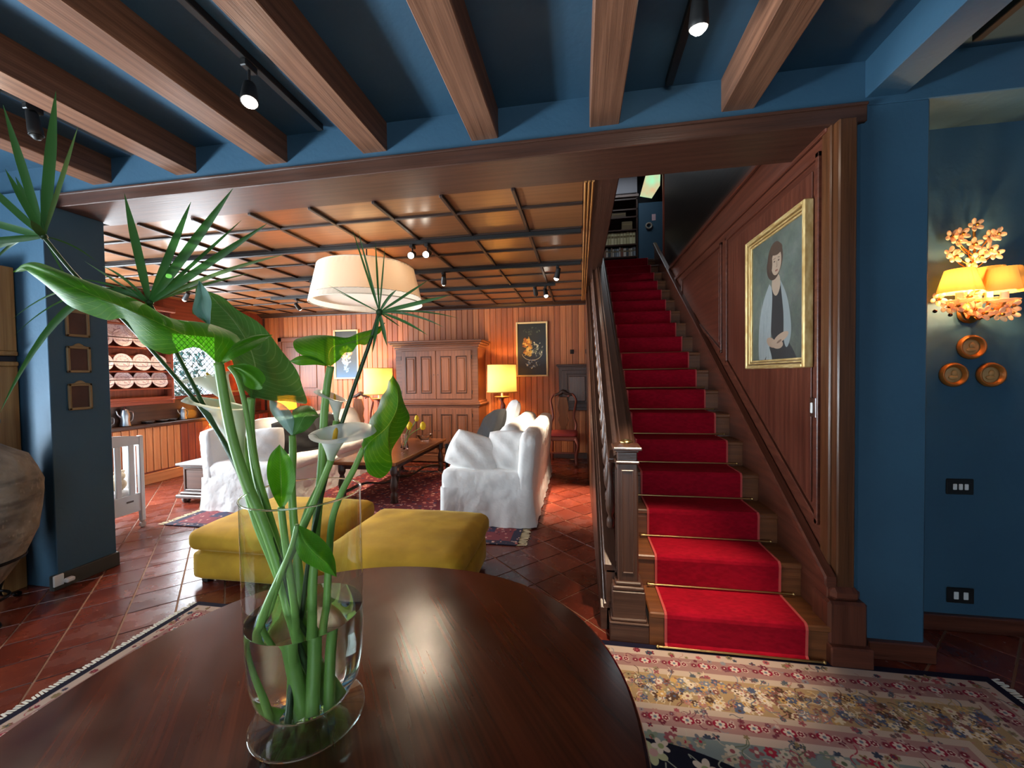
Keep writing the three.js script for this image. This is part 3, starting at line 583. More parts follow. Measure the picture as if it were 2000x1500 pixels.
// ───────────────────────── round table ─────────────────────────
{
  const cx = -0.474, cz = -0.677, H = 0.76, A = 0.583, N = 2.2, t = thing('round_table', 'round polished mahogany table under the flower vase', 'table', [cx, 0, cz]);
  const mat = phys({ map: tex(1024, 512, (u, v) => {
    const warp = fbm(u, v, 2, 2, 3) * 0.2, rings = 0.5 + 0.5 * Math.sin((v + warp) * 2 * PI * 6), f = fbm(u, v, 5, 120, 3), b = fbm(u, v, 3, 8, 4);
    return mixc([76, 33, 19], [38, 15, 9], cl(0.3 * rings + 0.7 * (f - 0.25) + 0.6 * (b - 0.35)));
  }, true, [1 / 1.3, 1 / 0.7]), roughnessMap: tex(256, 256, (u, v) => { const f = 255 * (0.13 + 0.12 * fbm(u, v, 9, 9, 4)); return [f, f, f]; }, false, [1.5, 1.5]), roughness: 1, specularIntensity: 0.7 });
  const ring = (r) => Array.from({ length: 96 }, (_, k) => { const a = k / 96 * 2 * PI, c = Math.cos(a), s = Math.sin(a), q = r / Math.pow(Math.pow(Math.abs(c), N) + Math.pow(Math.abs(s), N), 1 / N); return [c * q, s * q]; });
  const layers = [[A - 0.02, H - 0.032], [A - 0.006, H - 0.03], [A, H - 0.022], [A + 0.001, H - 0.013], [A - 0.003, H - 0.004], [A - 0.009, H]];
  const pos = [], idx = [];
  layers.forEach(([r, y]) => ring(r).forEach(([x, z]) => pos.push(x, y, z)));
  for (let l = 0; l + 1 < layers.length; l++) for (let k = 0; k < 96; k++) { const a = l * 96 + k, b = l * 96 + (k + 1) % 96; idx.push(a, a + 96, b, b, a + 96, b + 96); }
  const side = new THREE.BufferGeometry(); side.setAttribute('position', new THREE.Float32BufferAttribute(pos, 3)); side.setIndex(idx); side.computeVertexNormals();
  const cap = (r, y, up) => { const g = new THREE.BufferGeometry(), p = [], q = ring(r); for (let k = 0; k < 96; k++) { const a = q[k], b = q[(k + 1) % 96]; up ? p.push(0, y, 0, b[0], y, b[1], a[0], y, a[1]) : p.push(0, y, 0, a[0], y, a[1], b[0], y, b[1]); } g.setAttribute('position', new THREE.Float32BufferAttribute(p, 3)); g.computeVertexNormals(); return g; };
  const top = [metreUV(side, 0, 0.2), metreUV(cap(A - 0.009, H, true), 0, 0.2), metreUV(cap(A - 0.02, H - 0.032, false), 0, 0.2)];
  top.forEach((g) => { const uv = g.attributes.uv; for (let i = 0; i < uv.count; i++) { const x = uv.getX(i), y = uv.getY(i); uv.setXY(i, x * 0.6 + y * 0.8, -x * 0.8 + y * 0.6); } });
  part('table_top', top, mat, t);
  const apr = lathe([[0.42, 0.66], [0.44, 0.66], [0.44, 0.728], [0.42, 0.728]], 48); part('apron', apr, M.darkWood, t);
  part('pedestal', lathe([[0.0, 0.12], [0.09, 0.12], [0.1, 0.18], [0.06, 0.24], [0.075, 0.34], [0.05, 0.5], [0.07, 0.6], [0.12, 0.7], [0.12, 0.73], [0, 0.73]], 24), M.darkWood, t);
  for (let k = 0; k < 4; k++) { const a = k * PI / 2 + 0.4, d = V(Math.cos(a), 0, Math.sin(a)); part('foot', sweep([d.clone().multiplyScalar(0.06).setY(0.2), d.clone().multiplyScalar(0.2).setY(0.17), d.clone().multiplyScalar(0.34).setY(0.05), d.clone().multiplyScalar(0.42).setY(0.036)], (s) => 0.036 - 0.012 * s, 12, 8), M.darkWood, t); }
}

// ───────────────────────── ottomans ─────────────────────────
function ottoman(label, x0, x1, z0, z1) {
  const w = x1 - x0, d = z1 - z0, t = thing('velvet_ottoman', label, 'ottoman', [(x0 + x1) / 2, 0, (z0 + z1) / 2], 0, 'mustard velvet ottomans');
  part('base', mv(puff(w - 0.01, 0.2, d - 0.01, 0.04, [0.016, 0, 0.016], 12, 0.001), 0, 0.13, 0), M.velvet, t);
  part('cushion', mv(puff(w + 0.03, 0.15, d + 0.03, 0.06, [0.014, 0.03, 0.014], 16, 0.0012), 0, 0.302, 0), M.velvet, t);
  for (const a of [-1, 1]) for (const b of [-1, 1]) part('foot', mv(cb(0.05, 0.034, 0.05), a * (w / 2 - 0.07), 0.017, b * (d / 2 - 0.07)), M.black, t);
}
ottoman('mustard velvet ottoman beside the white sofa with its back to the stairs', -1.54, -0.69, -2.88, -2.1);
ottoman('mustard velvet ottoman nearer the dark pier, partly behind the vase', -2.63, -1.7, -3.06, -2.27);

// ───────────────────────── sofas (built facing +x, near end at +z) ─────────────────────────
function sofa(label, pos, turn, len) {
  const t = thing('slipcovered_sofa', label, 'sofa', pos, turn, 'white slipcovered sofas'), D = 0.86;
  const skirt = (() => {            // flared loose cover down to the floor
    const pts = [], N = 140, hx = D / 2, hz = len / 2, per = 2 * (D + len), pos = [], idx = [], uv = [];
    for (let k = 0; k <= N; k++) {
      let s = k / N * per, x, z, nx = 0, nz = 0;
      if (s < D) { x = -hx + s; z = hz; nz = 1; } else if (s < D + len) { x = hx; z = hz - (s - D); nx = 1; } else if (s < 2 * D + len) { x = hx - (s - D - len); z = -hz; nz = -1; } else { x = -hx; z = -hz + (s - 2 * D - len); nx = -1; }
      for (let j = 0; j < 6; j++) { const f = j / 5, o = 0.006 + 0.03 * f * f + 0.006 * f * Math.sin(k * 0.9) + 0.003 * f * Math.sin(k * 2.3); const y = 0.34 * (1 - f) + 0.012 + (j === 5 ? 0.004 * Math.sin(k * 1.7) : 0); pos.push(x + nx * o, y, z + nz * o); uv.push(s, y); }
    }
    for (let k = 0; k < N; k++) for (let j = 0; j < 5; j++) { const a = k * 6 + j, b = a + 6; idx.push(a, a + 1, b, b, a + 1, b + 1); }
    const g = new THREE.BufferGeometry(); g.setAttribute('position', new THREE.Float32BufferAttribute(pos, 3)); g.setAttribute('uv', new THREE.Float32BufferAttribute(uv, 2)); g.setIndex(idx); g.computeVertexNormals(); return keepUV(g);
  })();
  part('skirt', skirt, M.slip, t);
  part('frame', mv(puff(D, 0.3, len, 0.03, [0.004, 0, 0.004], 8), 0, 0.25, 0), M.slip, t);
  for (const s of [1, -1]) part('arm', mv(puff(D, 0.46, 0.2, 0.055, [0.004, 0.012, 0.004], 14, 0.0015), 0, 0.285, s * (len / 2 - 0.1)), M.slip, t);
  const bk = puff(0.18, 0.78, len, 0.07, [0.006, 0.02, 0.006], 16, 0.003); rotAll(bk, [0, 0, 0.09]); part('backrest', mv(bk, -D / 2 + 0.06, 0.47, 0), M.slip, t);
  const n = 2, cw = (len - 0.4) / n;
  for (let k = 0; k < n; k++) part('seat_cushion', mv(puff(D - 0.2, 0.16, cw - 0.01, 0.05, [0.02, 0.025, 0], 12, 0.002), 0.1, 0.44, (k - (n - 1) / 2) * cw), M.slip, t);
  for (let k = 0; k < n; k++) { const g = puff(0.2, 0.42, cw - 0.02, 0.08, [0.05, 0.03, 0.01], 12, 0.004); rotAll(g, [0, 0, 0.22]); part('back_cushion', mv(g, -0.16, 0.68, (k - (n - 1) / 2) * cw), M.slip, t); }
  return t;
}
sofa('white slipcovered sofa with its back to the staircase', [-0.87, 0, -4.58], PI, 2.06);
sofa('white slipcovered sofa backed by the dark chest', [-3.53, 0, -4.62], 0, 2.06);
function pillowGeo(w, h, th) {                // pinched square cushion lying in the xy plane
  const N = 20, P = [], idx = [];
  for (const sd of [1, -1]) for (let i = 0; i <= N; i++) for (let j = 0; j <= N; j++) {
    const u = i / N * 2 - 1, v = j / N * 2 - 1, e = (1 - u * u) * (1 - v * v), k = 1 - 0.07 * (1 - v * v) * Math.abs(u) , q = 1 - 0.07 * (1 - u * u) * Math.abs(v);
    P.push(u * w / 2 * Math.sqrt(1 - v * v * 0.16) * (1 + 0 * k), v * h / 2 * Math.sqrt(1 - u * u * 0.16) * (1 + 0 * q), sd * th / 2 * Math.pow(e, 0.34) * (1 + 0.07 * Math.sin(u * 5 + v * 7)));
  }
  const M1 = (N + 1) * (N + 1);
  for (let s2 = 0; s2 < 2; s2++) for (let i = 0; i < N; i++) for (let j = 0; j < N; j++) { const a = s2 * M1 + i * (N + 1) + j, b = a + N + 1; s2 ? idx.push(a, a + 1, b, b, a + 1, b + 1) : idx.push(a, b, a + 1, a + 1, b, b + 1); }
  const g = new THREE.BufferGeometry(); g.setAttribute('position', new THREE.Float32BufferAttribute(P, 3)); g.setIndex(idx); g.computeVertexNormals(); return metreUV(g);
}
function pillow(label, pos, rot, size, mat, group) {
  const g = pillowGeo(...size); g.applyMatrix4(new THREE.Matrix4().makeRotationFromEuler(new THREE.Euler(...rot, 'YXZ')));
  const t = thing('throw_pillow', label, 'pillow', pos, 0, group); part('cover', g, mat, t); return t;
}
pillow('large white pillow leaning on the near arm of the sofa by the stairs', [-1.0, 0.64, -3.72], [-0.5, 0.12, -0.35], [0.56, 0.38, 0.2], M.slip, 'white throw pillows');
pillow('square white pillow in the corner of the sofa by the stairs', [-0.7, 0.66, -3.74], [-0.35, -0.15, 0.05], [0.4, 0.42, 0.2], M.slip, 'white throw pillows');
pillow('black pillow on the sofa by the stairs', [-1.02, 0.76, -4.45], [-0.5, -1.0, 0.35], [0.5, 0.5, 0.18], M.pillowDark, 'black throw pillows');
pillow('white pillow at the lamp end of the sofa by the stairs', [-0.9, 0.84, -5.2], [-0.3, -1.3, 0], [0.46, 0.46, 0.18], M.slip, 'white throw pillows');
pillow('black pillow on the white sofa by the chest, next to the white cushion', [-3.3, 0.7, -4.2], [-0.35, 1.2, 0.1], [0.52, 0.46, 0.18], M.pillowDark, 'black throw pillows');
pillow('black pillow on the white sofa by the chest, towards the armoire', [-3.28, 0.7, -4.75], [-0.35, 1.5, -0.1], [0.48, 0.46, 0.18], M.pillowDark, 'black throw pillows');
pillow('white pillow on the near arm of the sofa by the chest', [-3.4, 0.66, -3.78], [-0.4, 0.3, 0.1], [0.46, 0.4, 0.18], M.slip, 'white throw pillows');
pillow('white pillow on the sofa by the chest, towards the armoire', [-3.3, 0.72, -5.25], [-0.3, 1.4, 0.1], [0.46, 0.46, 0.18], M.slip, 'white throw pillows');

// ───────────────────────── coffee table ─────────────────────────
{
  const x0 = -2.7, x1 = -1.96, z0 = -5.62, z1 = -3.98, h = 0.465, cx = (x0 + x1) / 2, cz = (z0 + z1) / 2, t = thing('coffee_table', 'long walnut coffee table with turned legs and scrolled stretchers', 'table', [cx, 0, cz]);
  part('table_top', mv(cb(x1 - x0, 0.038, z1 - z0, 0.006), 0, h - 0.019, 0), M.coffee, t);
  part('apron', [bx(-0.3, 0.3, 0.365, 0.437, 0.72, 0.74, 0.003), bx(-0.3, 0.3, 0.365, 0.437, -0.74, -0.72, 0.003), bx(0.29, 0.31, 0.365, 0.437, -0.72, 0.72, 0.003), bx(-0.31, -0.29, 0.365, 0.437, -0.72, 0.72, 0.003)], M.darkWood, t);
  const lg = lathe([[0.0, 0.0], [0.028, 0.0], [0.034, 0.02], [0.026, 0.045], [0.03, 0.06], [0.03, 0.11], [0.018, 0.125], [0.026, 0.15], [0.032, 0.2], [0.022, 0.27], [0.017, 0.3], [0.027, 0.325], [0.03, 0.34], [0.03, 0.437], [0, 0.437]], 12);
  for (const a of [-1, 1]) for (const b of [-1, 1]) { const g5 = lg.clone(); g5.scale(1.35, 1, 1.35); part('leg', mv(g5, a * 0.31, 0, b * 0.74), M.darkWood, t); }
  for (const a of [-1, 1]) part('stretcher', sweep([[a * 0.31, 0.09, a * 0.74], [a * 0.2, 0.13, a * 0.45], [a * 0.08, 0.07, a * 0.2], [0, 0.1, 0]], (s) => 0.015 + 0.004 * Math.sin(s * 9), 20, 8), M.darkWood, t);
  for (const a of [-1, 1]) part('stretcher', sweep([[-a * 0.31, 0.09, a * 0.74], [-a * 0.2, 0.13, a * 0.45], [-a * 0.08, 0.07, a * 0.2], [0, 0.1, 0]], (s) => 0.015 + 0.004 * Math.sin(s * 9), 20, 8), M.darkWood, t);
  part('finial', mv(lathe([[0, 0], [0.03, 0], [0.035, 0.02], [0.015, 0.035], [0.022, 0.055], [0, 0.075]], 10), 0, 0.1, 0), M.darkWood, t);
  // on it
  const pb = onY(829, 862, h), b = thing('cut_glass_bowl', 'small cut glass bowl on the coffee table', 'bowl', [pb.x, h, pb.z]);
  part('bowl', lathe([[0, 0], [0.06, 0], [0.062, 0.012], [0.05, 0.02], [0.09, 0.06], [0.115, 0.1], [0.118, 0.104], [0.11, 0.102], [0.08, 0.062], [0.04, 0.028], [0, 0.026]], 14), M.glassSolid, b);
  const pv = onY(790, 877, h), v = thing('bud_vase', 'clear glass bud vase on the coffee table', 'vase', [pv.x, h, pv.z]);
  part('body', lathe([[0, 0], [0.045, 0], [0.05, 0.02], [0.04, 0.1], [0.045, 0.17], [0.052, 0.2], [0.048, 0.2], [0.041, 0.17], [0.036, 0.1], [0.044, 0.02], [0, 0.012]], 14), M.glassSolid, v);
  const tul = std({ color: 0xe8bd1a, roughness: 0.6 }), grn = std({ color: 0x5f8b39, roughness: 0.6 });
  [[800, 833], [826, 833], [814, 818]].forEach(([px, py], k) => {
    const q = onZ(px, py, pv.z + 0.01 * k), s = thing('yellow_tulip', ['yellow tulip leaning left in the bud vase', 'yellow tulip leaning right in the bud vase', 'yellow tulip bud rising highest in the bud vase'][k], 'flower', [0, 0, 0], 0, 'tulips in the bud vase');
    part('stem', sweep([[pv.x, h + 0.03, pv.z], [pv.x + (q.x - pv.x) * 0.3, h + 0.18, pv.z], [q.x, q.y, q.z]], 0.005, 8, 6), grn, s);
    const big = k < 2 ? 1 : 0.75, g = lathe([[0, -0.045], [0.028, -0.035], [0.04, 0], [0.034, 0.035], [0.012, 0.06], [0, 0.062]].map(([a, c]) => [a * big, c * big]), 8); part('bloom', mv(g, q.x, q.y, q.z), tul, s);
  });
}

// ───────────────────────── armoire ─────────────────────────
{
  const x0 = -2.95, x1 = -1.57, zf = -6.07, zb = -6.57, t = thing('armoire', 'large two-tier walnut armoire with raised door panels', 'armoire', [(x0 + x1) / 2, 0, zf]), w = x1 - x0, d = zf - zb, h = w / 2, m = M.armoire;
  part('plinth', [bx(-h - 0.03, h + 0.03, 0.02, 0.1, -d, 0.03, 0.006), bx(-h - 0.02, h + 0.02, 0.1, 0.125, -d, 0.02, 0.008)], m, t);
  part('lower_case', bx(-h, h, 0.12, 0.9, -d, 0, 0.004), m, t);
  part('waist_moulding', [bx(-h - 0.02, h + 0.02, 0.895, 0.925, -d, 0.02, 0.008), bx(-h - 0.045, h + 0.045, 0.922, 0.955, -d, 0.045, 0.01), bx(-h - 0.015, h + 0.015, 0.952, 0.985, -d, 0.012, 0.006)], m, t);
  part('upper_case', bx(-h + 0.005, h - 0.005, 0.98, 1.83, -d, -0.005, 0.004), m, t);
  part('cornice', [bx(-h - 0.01, h + 0.01, 1.82, 1.86, -d, 0.012, 0.005), bx(-h - 0.035, h + 0.035, 1.855, 1.89, -d, 0.035, 0.012), bx(-h - 0.07, h + 0.07, 1.885, 1.92, -d, 0.07, 0.012), bx(-h - 0.085, h + 0.085, 1.917, 1.95, -d, 0.085, 0.006)], m, t);
  for (const [y0, y1] of [[0.16, 0.87], [1.02, 1.79]]) for (const s of [-1, 1]) {
    const xa = s < 0 ? -h + 0.11 : 0.004, xb = s < 0 ? -0.004 : h - 0.11, dr = new THREE.Group(); dr.name = 'door'; t.add(dr);
    part('leaf', bx(xa, xb, y0, y1, -0.002, 0.016, 0.004), m, dr);
    const mid = (xa + xb) / 2;
    for (const [pa, pb2] of [[xa + 0.07, mid - 0.04], [mid + 0.04, xb - 0.07]]) {
      const ya = y0 + 0.09, yb = y1 - 0.09;
      part('panel_moulding', [bx(pa, pa + 0.016, ya, yb, 0.014, 0.03, 0.005), bx(pb2 - 0.016, pb2, ya, yb, 0.014, 0.03, 0.005), bx(pa, pb2, ya, ya + 0.016, 0.014, 0.03, 0.005), bx(pa, pb2, yb - 0.016, yb, 0.014, 0.03, 0.005)], M.darkWood, dr);
      part('raised_panel', bx(pa + 0.032, pb2 - 0.032, ya + 0.035, yb - 0.035, 0.01, 0.03, 0.012), m, dr);
    }
    part('keyhole', mv((() => { const g = new THREE.CylinderGeometry(0.008, 0.008, 0.006, 10); g.rotateX(PI / 2); return g; })(), s < 0 ? xb - 0.03 : xa + 0.03, (y0 + y1) / 2, 0.018), M.black, dr);
    for (const yh of [y0 + 0.08, y1 - 0.14]) part('hinge', bx(s < 0 ? xa - 0.012 : xb, s < 0 ? xa : xb + 0.012, yh, yh + 0.06, 0, 0.014, 0.003), M.black, dr);
  }
}

// ───────────────────────── floor lamps with twisted columns ─────────────────────────
function twistLamp(label, x, z, yShade, rS, hS, I) {
  const t = thing('twisted_floor_lamp', label, 'lamp', [x, 0, z], 0, 'lamps with twisted columns');
  part('base', lathe([[0, 0], [0.17, 0], [0.17, 0.03], [0.12, 0.05], [0.06, 0.08], [0.045, 0.12], [0, 0.12]], 20), M.darkWood, t);
  const y0 = 0.12, y1 = yShade - 0.1, pos = [], idx = [], uv = [], N = 60, K = 12;
  for (let i = 0; i <= N; i++) for (let j = 0; j <= K; j++) { const y = y0 + (y1 - y0) * i / N, a = j / K * 2 * PI, r = 0.032 + 0.01 * Math.cos(2 * a - y * 42), ox = 0.012 * Math.cos(y * 21), oz = 0.012 * Math.sin(y * 21); pos.push(ox + Math.cos(a) * r, y, oz + Math.sin(a) * r); uv.push(y, a * 0.03); }
  for (let i = 0; i < N; i++) for (let j = 0; j < K; j++) { const a = i * (K + 1) + j; idx.push(a, a + K + 1, a + 1, a + 1, a + K + 1, a + K + 2); }
  const g = new THREE.BufferGeometry(); g.setAttribute('position', new THREE.Float32BufferAttribute(pos, 3)); g.setAttribute('uv', new THREE.Float32BufferAttribute(uv, 2)); g.setIndex(idx); g.computeVertexNormals();
  part('twisted_column', keepUV(g), M.redWood, t);
  part('drip_pan', mv(lathe([[0, 0], [0.035, 0], [0.12, 0.03], [0.125, 0.04], [0.11, 0.042], [0.03, 0.02], [0, 0.02]], 20), 0, y1 - 0.01, 0), M.brass, t);
  part('candle_sleeve', mv(new THREE.CylinderGeometry(0.016, 0.016, 0.16, 10), 0, y1 + 0.08, 0), M.white, t);
  const sh = lathe([[rS * 1.03, 0], [rS * 1.03, 0.012], [rS, 0.016], [rS * 0.97, hS - 0.01], [rS * 0.985, hS]], 36); part('shade', mv(sh, 0, yShade, 0), lampShade(0xf0d08a, 0.2), t);
  part('shade_trim', [mv(new THREE.TorusGeometry(rS * 1.03, 0.006, 6, 36).rotateX(PI / 2), 0, yShade, 0), mv(new THREE.TorusGeometry(rS * 0.98, 0.005, 6, 36).rotateX(PI / 2), 0, yShade + hS, 0)], std({ color: 0xb08a3a, roughness: 0.6 }), t);
  part('bulb', mv(new THREE.SphereGeometry(0.035, 12, 8), 0, yShade + hS * 0.5, 0), glow([1, 0.72, 0.36], 6), t);
  pointLamp([x, yShade + hS * 0.5, z], [1, 0.58, 0.22], I, 2);
}
twistLamp('lit lamp with cream shade right of the armoire', -1.225, -6.22, 1.12, 0.235, 0.43, 2.6);
twistLamp('lit lamp with cream shade left of the armoire', -3.32, -6.2, 1.1, 0.235, 0.43, 2.6);

// ───────────────────────── paintings, door, wall cabinet, hooks ─────────────────────────
function picture(name, label, cat, x0, x1, y0, y1, z, fw, map, fmat, group) {
  const t = thing(name, label, cat, [(x0 + x1) / 2, y0, z], 0, group), w = x1 - x0, h = y1 - y0, H = w / 2;
  part('frame', [bx(-H, -H + fw, 0, h, 0, 0.035, 0.006), bx(H - fw, H, 0, h, 0, 0.035, 0.006), bx(-H + fw, H - fw, 0, fw, 0, 0.035, 0.006), bx(-H + fw, H - fw, h - fw, h, 0, 0.035, 0.006)], fmat, t);
  const g = new THREE.BoxGeometry(w - 2 * fw + 0.004, h - 2 * fw + 0.004, 0.012); const uv = g.attributes.uv, p = g.attributes.position;
  for (let i = 0; i < p.count; i++) uv.setXY(i, p.getX(i) / (w - 2 * fw) + 0.5, p.getY(i) / (h - 2 * fw) + 0.5);
  g.translate(0, h / 2, 0.012); part('canvas', keepUV(g), std({ map, roughness: 0.55 }), t);
  return t;
}
const stillLife = (warm) => canvasTex(256, 420, (c, w, h) => {
  let sd = warm ? 21 : 43; const R = () => { sd = (sd * 1664525 + 1013904223) >>> 0; return sd / 4294967296; };
  const gr = c.createLinearGradient(0, 0, 0, h); gr.addColorStop(0, '#1d211f'); gr.addColorStop(0.6, '#2a3036'); gr.addColorStop(1, warm ? '#20242e' : '#3d5f86'); c.fillStyle = gr; c.fillRect(0, 0, w, h);
  const blob = (n, cx, cy, sx, sy, cols, r) => { for (let k = 0; k < n; k++) { const a = R() * 6.28, q = Math.sqrt(R()); c.fillStyle = cols[Math.floor(R() * cols.length)]; c.globalAlpha = 0.45 + R() * 0.5; c.beginPath(); c.ellipse(cx + Math.cos(a) * sx * q, cy + Math.sin(a) * sy * q, r * (0.4 + R()), r * (0.25 + R() * 0.5), R() * 3, 0, 6.3); c.fill(); } c.globalAlpha = 1; };
  if (warm) {
    blob(60, 85, 190, 40, 75, ['#b9762a', '#d89a36', '#8a4a1c', '#e8c060'], 16); blob(50, 165, 210, 60, 60, ['#8b8f6a', '#c9c49a', '#5c6a4a', '#e6dfb8'], 9);
    c.strokeStyle = '#d8cfa0'; c.lineWidth = 4; c.beginPath(); c.ellipse(128, 240, 90, 60, 0, 0.1, 3.0); c.stroke(); blob(30, 100, 235, 24, 40, ['#f0d070', '#d9a83a'], 12); blob(40, 130, 330, 70, 35, ['#d6d2b4', '#8aa0b8', '#5d7a98'], 7); blob(25, 130, 60, 80, 30, ['#3d4438', '#565c44'], 8);
  } else {
    blob(90, 120, 190, 70, 60, ['#e0a24a', '#c9742e', '#f0cf8a', '#a85a2a'], 14); blob(60, 125, 260, 55, 40, ['#a8b4c0', '#7a94b4', '#c8b88c'], 10); blob(40, 128, 330, 30, 40, ['#8aa0bc', '#64809f'], 9); blob(30, 120, 90, 70, 40, ['#4c5a44', '#6c7450'], 10);
  }
});
const paleGilt = std({ color: 0xd9c08c, roughness: 0.5 });
picture('still_life_painting', 'tall still life painting in a pale gilt frame right of the armoire', 'painting', -1.044, -0.518, 1.355, 2.258, ZR + 0.002, 0.028, stillLife(true), paleGilt, 'still life paintings on the board wall');
picture('still_life_painting', 'tall flower painting with blue ground in a pale frame beside the rear door', 'painting', -4.372, -3.893, 1.353, 2.238, ZR + 0.002, 0.028, stillLife(false), paleGilt, 'still life paintings on the board wall');
{
  const d = struct('door_1', [bx(-5.42, -4.63, 0.01, 2.05, ZR + 0.004, ZR + 0.03, 0.004)], M.armoire, 'brown panelled door in the rear board wall');
  part('door_frame', [bx(-5.5, -5.42, 0, 2.13, ZR, ZR + 0.045, 0.006), bx(-4.63, -4.55, 0, 2.13, ZR, ZR + 0.045, 0.006), bx(-5.5, -4.55, 2.05, 2.13, ZR, ZR + 0.045, 0.006)], M.armoire, d);
  for (const [a, b, c, e] of [[-5.33, -5.06, 1.2, 1.95], [-4.99, -4.72, 1.2, 1.95], [-5.33, -5.06, 0.2, 1.05], [-4.99, -4.72, 0.2, 1.05]]) part('panel', [bx(a, b, c, e, ZR + 0.028, ZR + 0.042, 0.012)], M.armoire, d);
  part('door_handle', mv(new THREE.SphereGeometry(0.028, 10, 8), -4.68, 1.08, ZR + 0.06), M.brass, d);
  // wall cabinet
  const t = thing('wall_cabinet', 'small dark wooden wall cabinet above the rear chair', 'cabinet', [-0.05, 0.8, ZR]);
  part('body', bx(-0.29, 0.29, 0, 0.7, 0, 0.1, 0.004), M.darkWood, t);
  part('cornice', [bx(-0.31, 0.31, 0.69, 0.715, 0, 0.12, 0.006), bx(-0.33, 0.33, 0.712, 0.745, 0, 0.14, 0.008)], M.darkWood, t);
  const dr = new THREE.Group(); dr.name = 'door'; t.add(dr);
  part('leaf', bx(-0.24, 0.24, 0.05, 0.65, 0.1, 0.115, 0.004), M.darkWood, dr); part('raised_panel', bx(-0.13, 0.13, 0.15, 0.55, 0.11, 0.128, 0.014), M.newel, dr);
  part('panel_moulding', [bx(-0.17, -0.15, 0.11, 0.59, 0.112, 0.125, 0.004), bx(0.15, 0.17, 0.11, 0.59, 0.112, 0.125, 0.004), bx(-0.17, 0.17, 0.11, 0.13, 0.112, 0.125, 0.004), bx(-0.17, 0.17, 0.57, 0.59, 0.112, 0.125, 0.004)], M.darkWood, dr);
  for (const [x, l] of [[-0.129, 'dark wall hook above the small wall cabinet, nearer the painting'], [0.117, 'dark wall hook above the small wall cabinet, nearer the stairs']]) {
    const k = thing('wall_hook', l, 'hook', [x, 1.75, ZR], 0, 'hooks over the wall cabinet'); part('plate', bx(-0.03, 0.03, -0.035, 0.035, 0, 0.012, 0.004), M.iron, k); part('prong', sweep([[0, 0.01, 0.01], [0, -0.02, 0.05], [0, 0.0, 0.075], [0, 0.03, 0.07]], 0.009, 10, 6), M.iron, k);
  }
}
// ───────────────────────── carved chairs ─────────────────────────
function chair(label, x, z, turn) {
  const t = thing('carved_chair', label, 'chair', [x, 0, z], turn, 'carved high-backed chairs'), m = M.redWood;
  part('seat', mv(puff(0.44, 0.06, 0.4, 0.025, [0, 0.012, 0], 8), 0, 0.47, 0), M.seatRed, t); part('seat_rail', bx(-0.215, 0.215, 0.38, 0.445, -0.19, 0.19, 0.01), m, t);
  for (const s of [-1, 1]) {
    part('leg', sweep([[s * 0.2, 0.42, 0.18], [s * 0.23, 0.32, 0.21], [s * 0.2, 0.14, 0.17], [s * 0.21, 0.02, 0.2]], (q) => 0.034 - 0.014 * Math.sin(q * PI * 0.8), 12, 8), m, t);
    part('leg', sweep([[s * 0.18, 0.42, -0.18], [s * 0.18, 0.2, -0.19], [s * 0.19, 0.0, -0.24]], 0.021, 8, 8), m, t);
    part('back_post', sweep([[s * 0.18, 0.44, -0.18], [s * 0.2, 0.58, -0.19], [s * 0.165, 0.7, -0.2], [s * 0.185, 0.86, -0.215], [s * 0.2, 0.98, -0.23], [s * 0.13, 1.07, -0.24], [s * 0.07, 1.03, -0.24]], 0.018, 22, 8), m, t);
  }
  const sp = [[0.05, 0.46], [0.045, 0.56], [0.085, 0.66], [0.06, 0.74], [0.09, 0.86], [0.075, 0.96], [0.06, 1.03]];
  const g = prism([...sp.map(([a, b]) => [a, b]), ...sp.slice().reverse().map(([a, b]) => [-a, b])], -0.012, 0.012, 'z', 0.004); rotAll(g, [0.1, 0, 0]); part('splat', mv(g, 0, 0.0, -0.225 + 0.02), M.tread, t);
  part('crest', sweep([[-0.14, 1.05, -0.235], [-0.05, 1.08, -0.24], [0, 1.11, -0.24], [0.05, 1.08, -0.24], [0.14, 1.05, -0.235]], (q) => 0.016 + 0.018 * Math.sin(q * PI), 14, 8), M.darkWood, t);
  part('stretcher', [bx(-0.2, 0.2, 0.15, 0.175, -0.012, 0.012, 0.005)], m, t);
}
chair('carved chair with red seat under the small wall cabinet', -0.27, -6.22, 0);
chair('carved high-backed chair beside the lamp left of the armoire', -3.62, -6.0, 0.2);
{   // low dark side table by the sofa end
  const t = thing('side_table', 'low black side table beside the sofa, under the lamp', 'table', [-1.57, 0, -5.3]);
  part('table_top', bx(-0.22, 0.22, 0.44, 0.48, -0.22, 0.22, 0.008), M.black, t); for (const a of [-1, 1]) for (const b of [-1, 1]) part('leg', bx(a * 0.2 - 0.018, a * 0.2 + 0.018, 0, 0.44, b * 0.2 - 0.018, b * 0.2 + 0.018, 0.004), M.black, t);
}
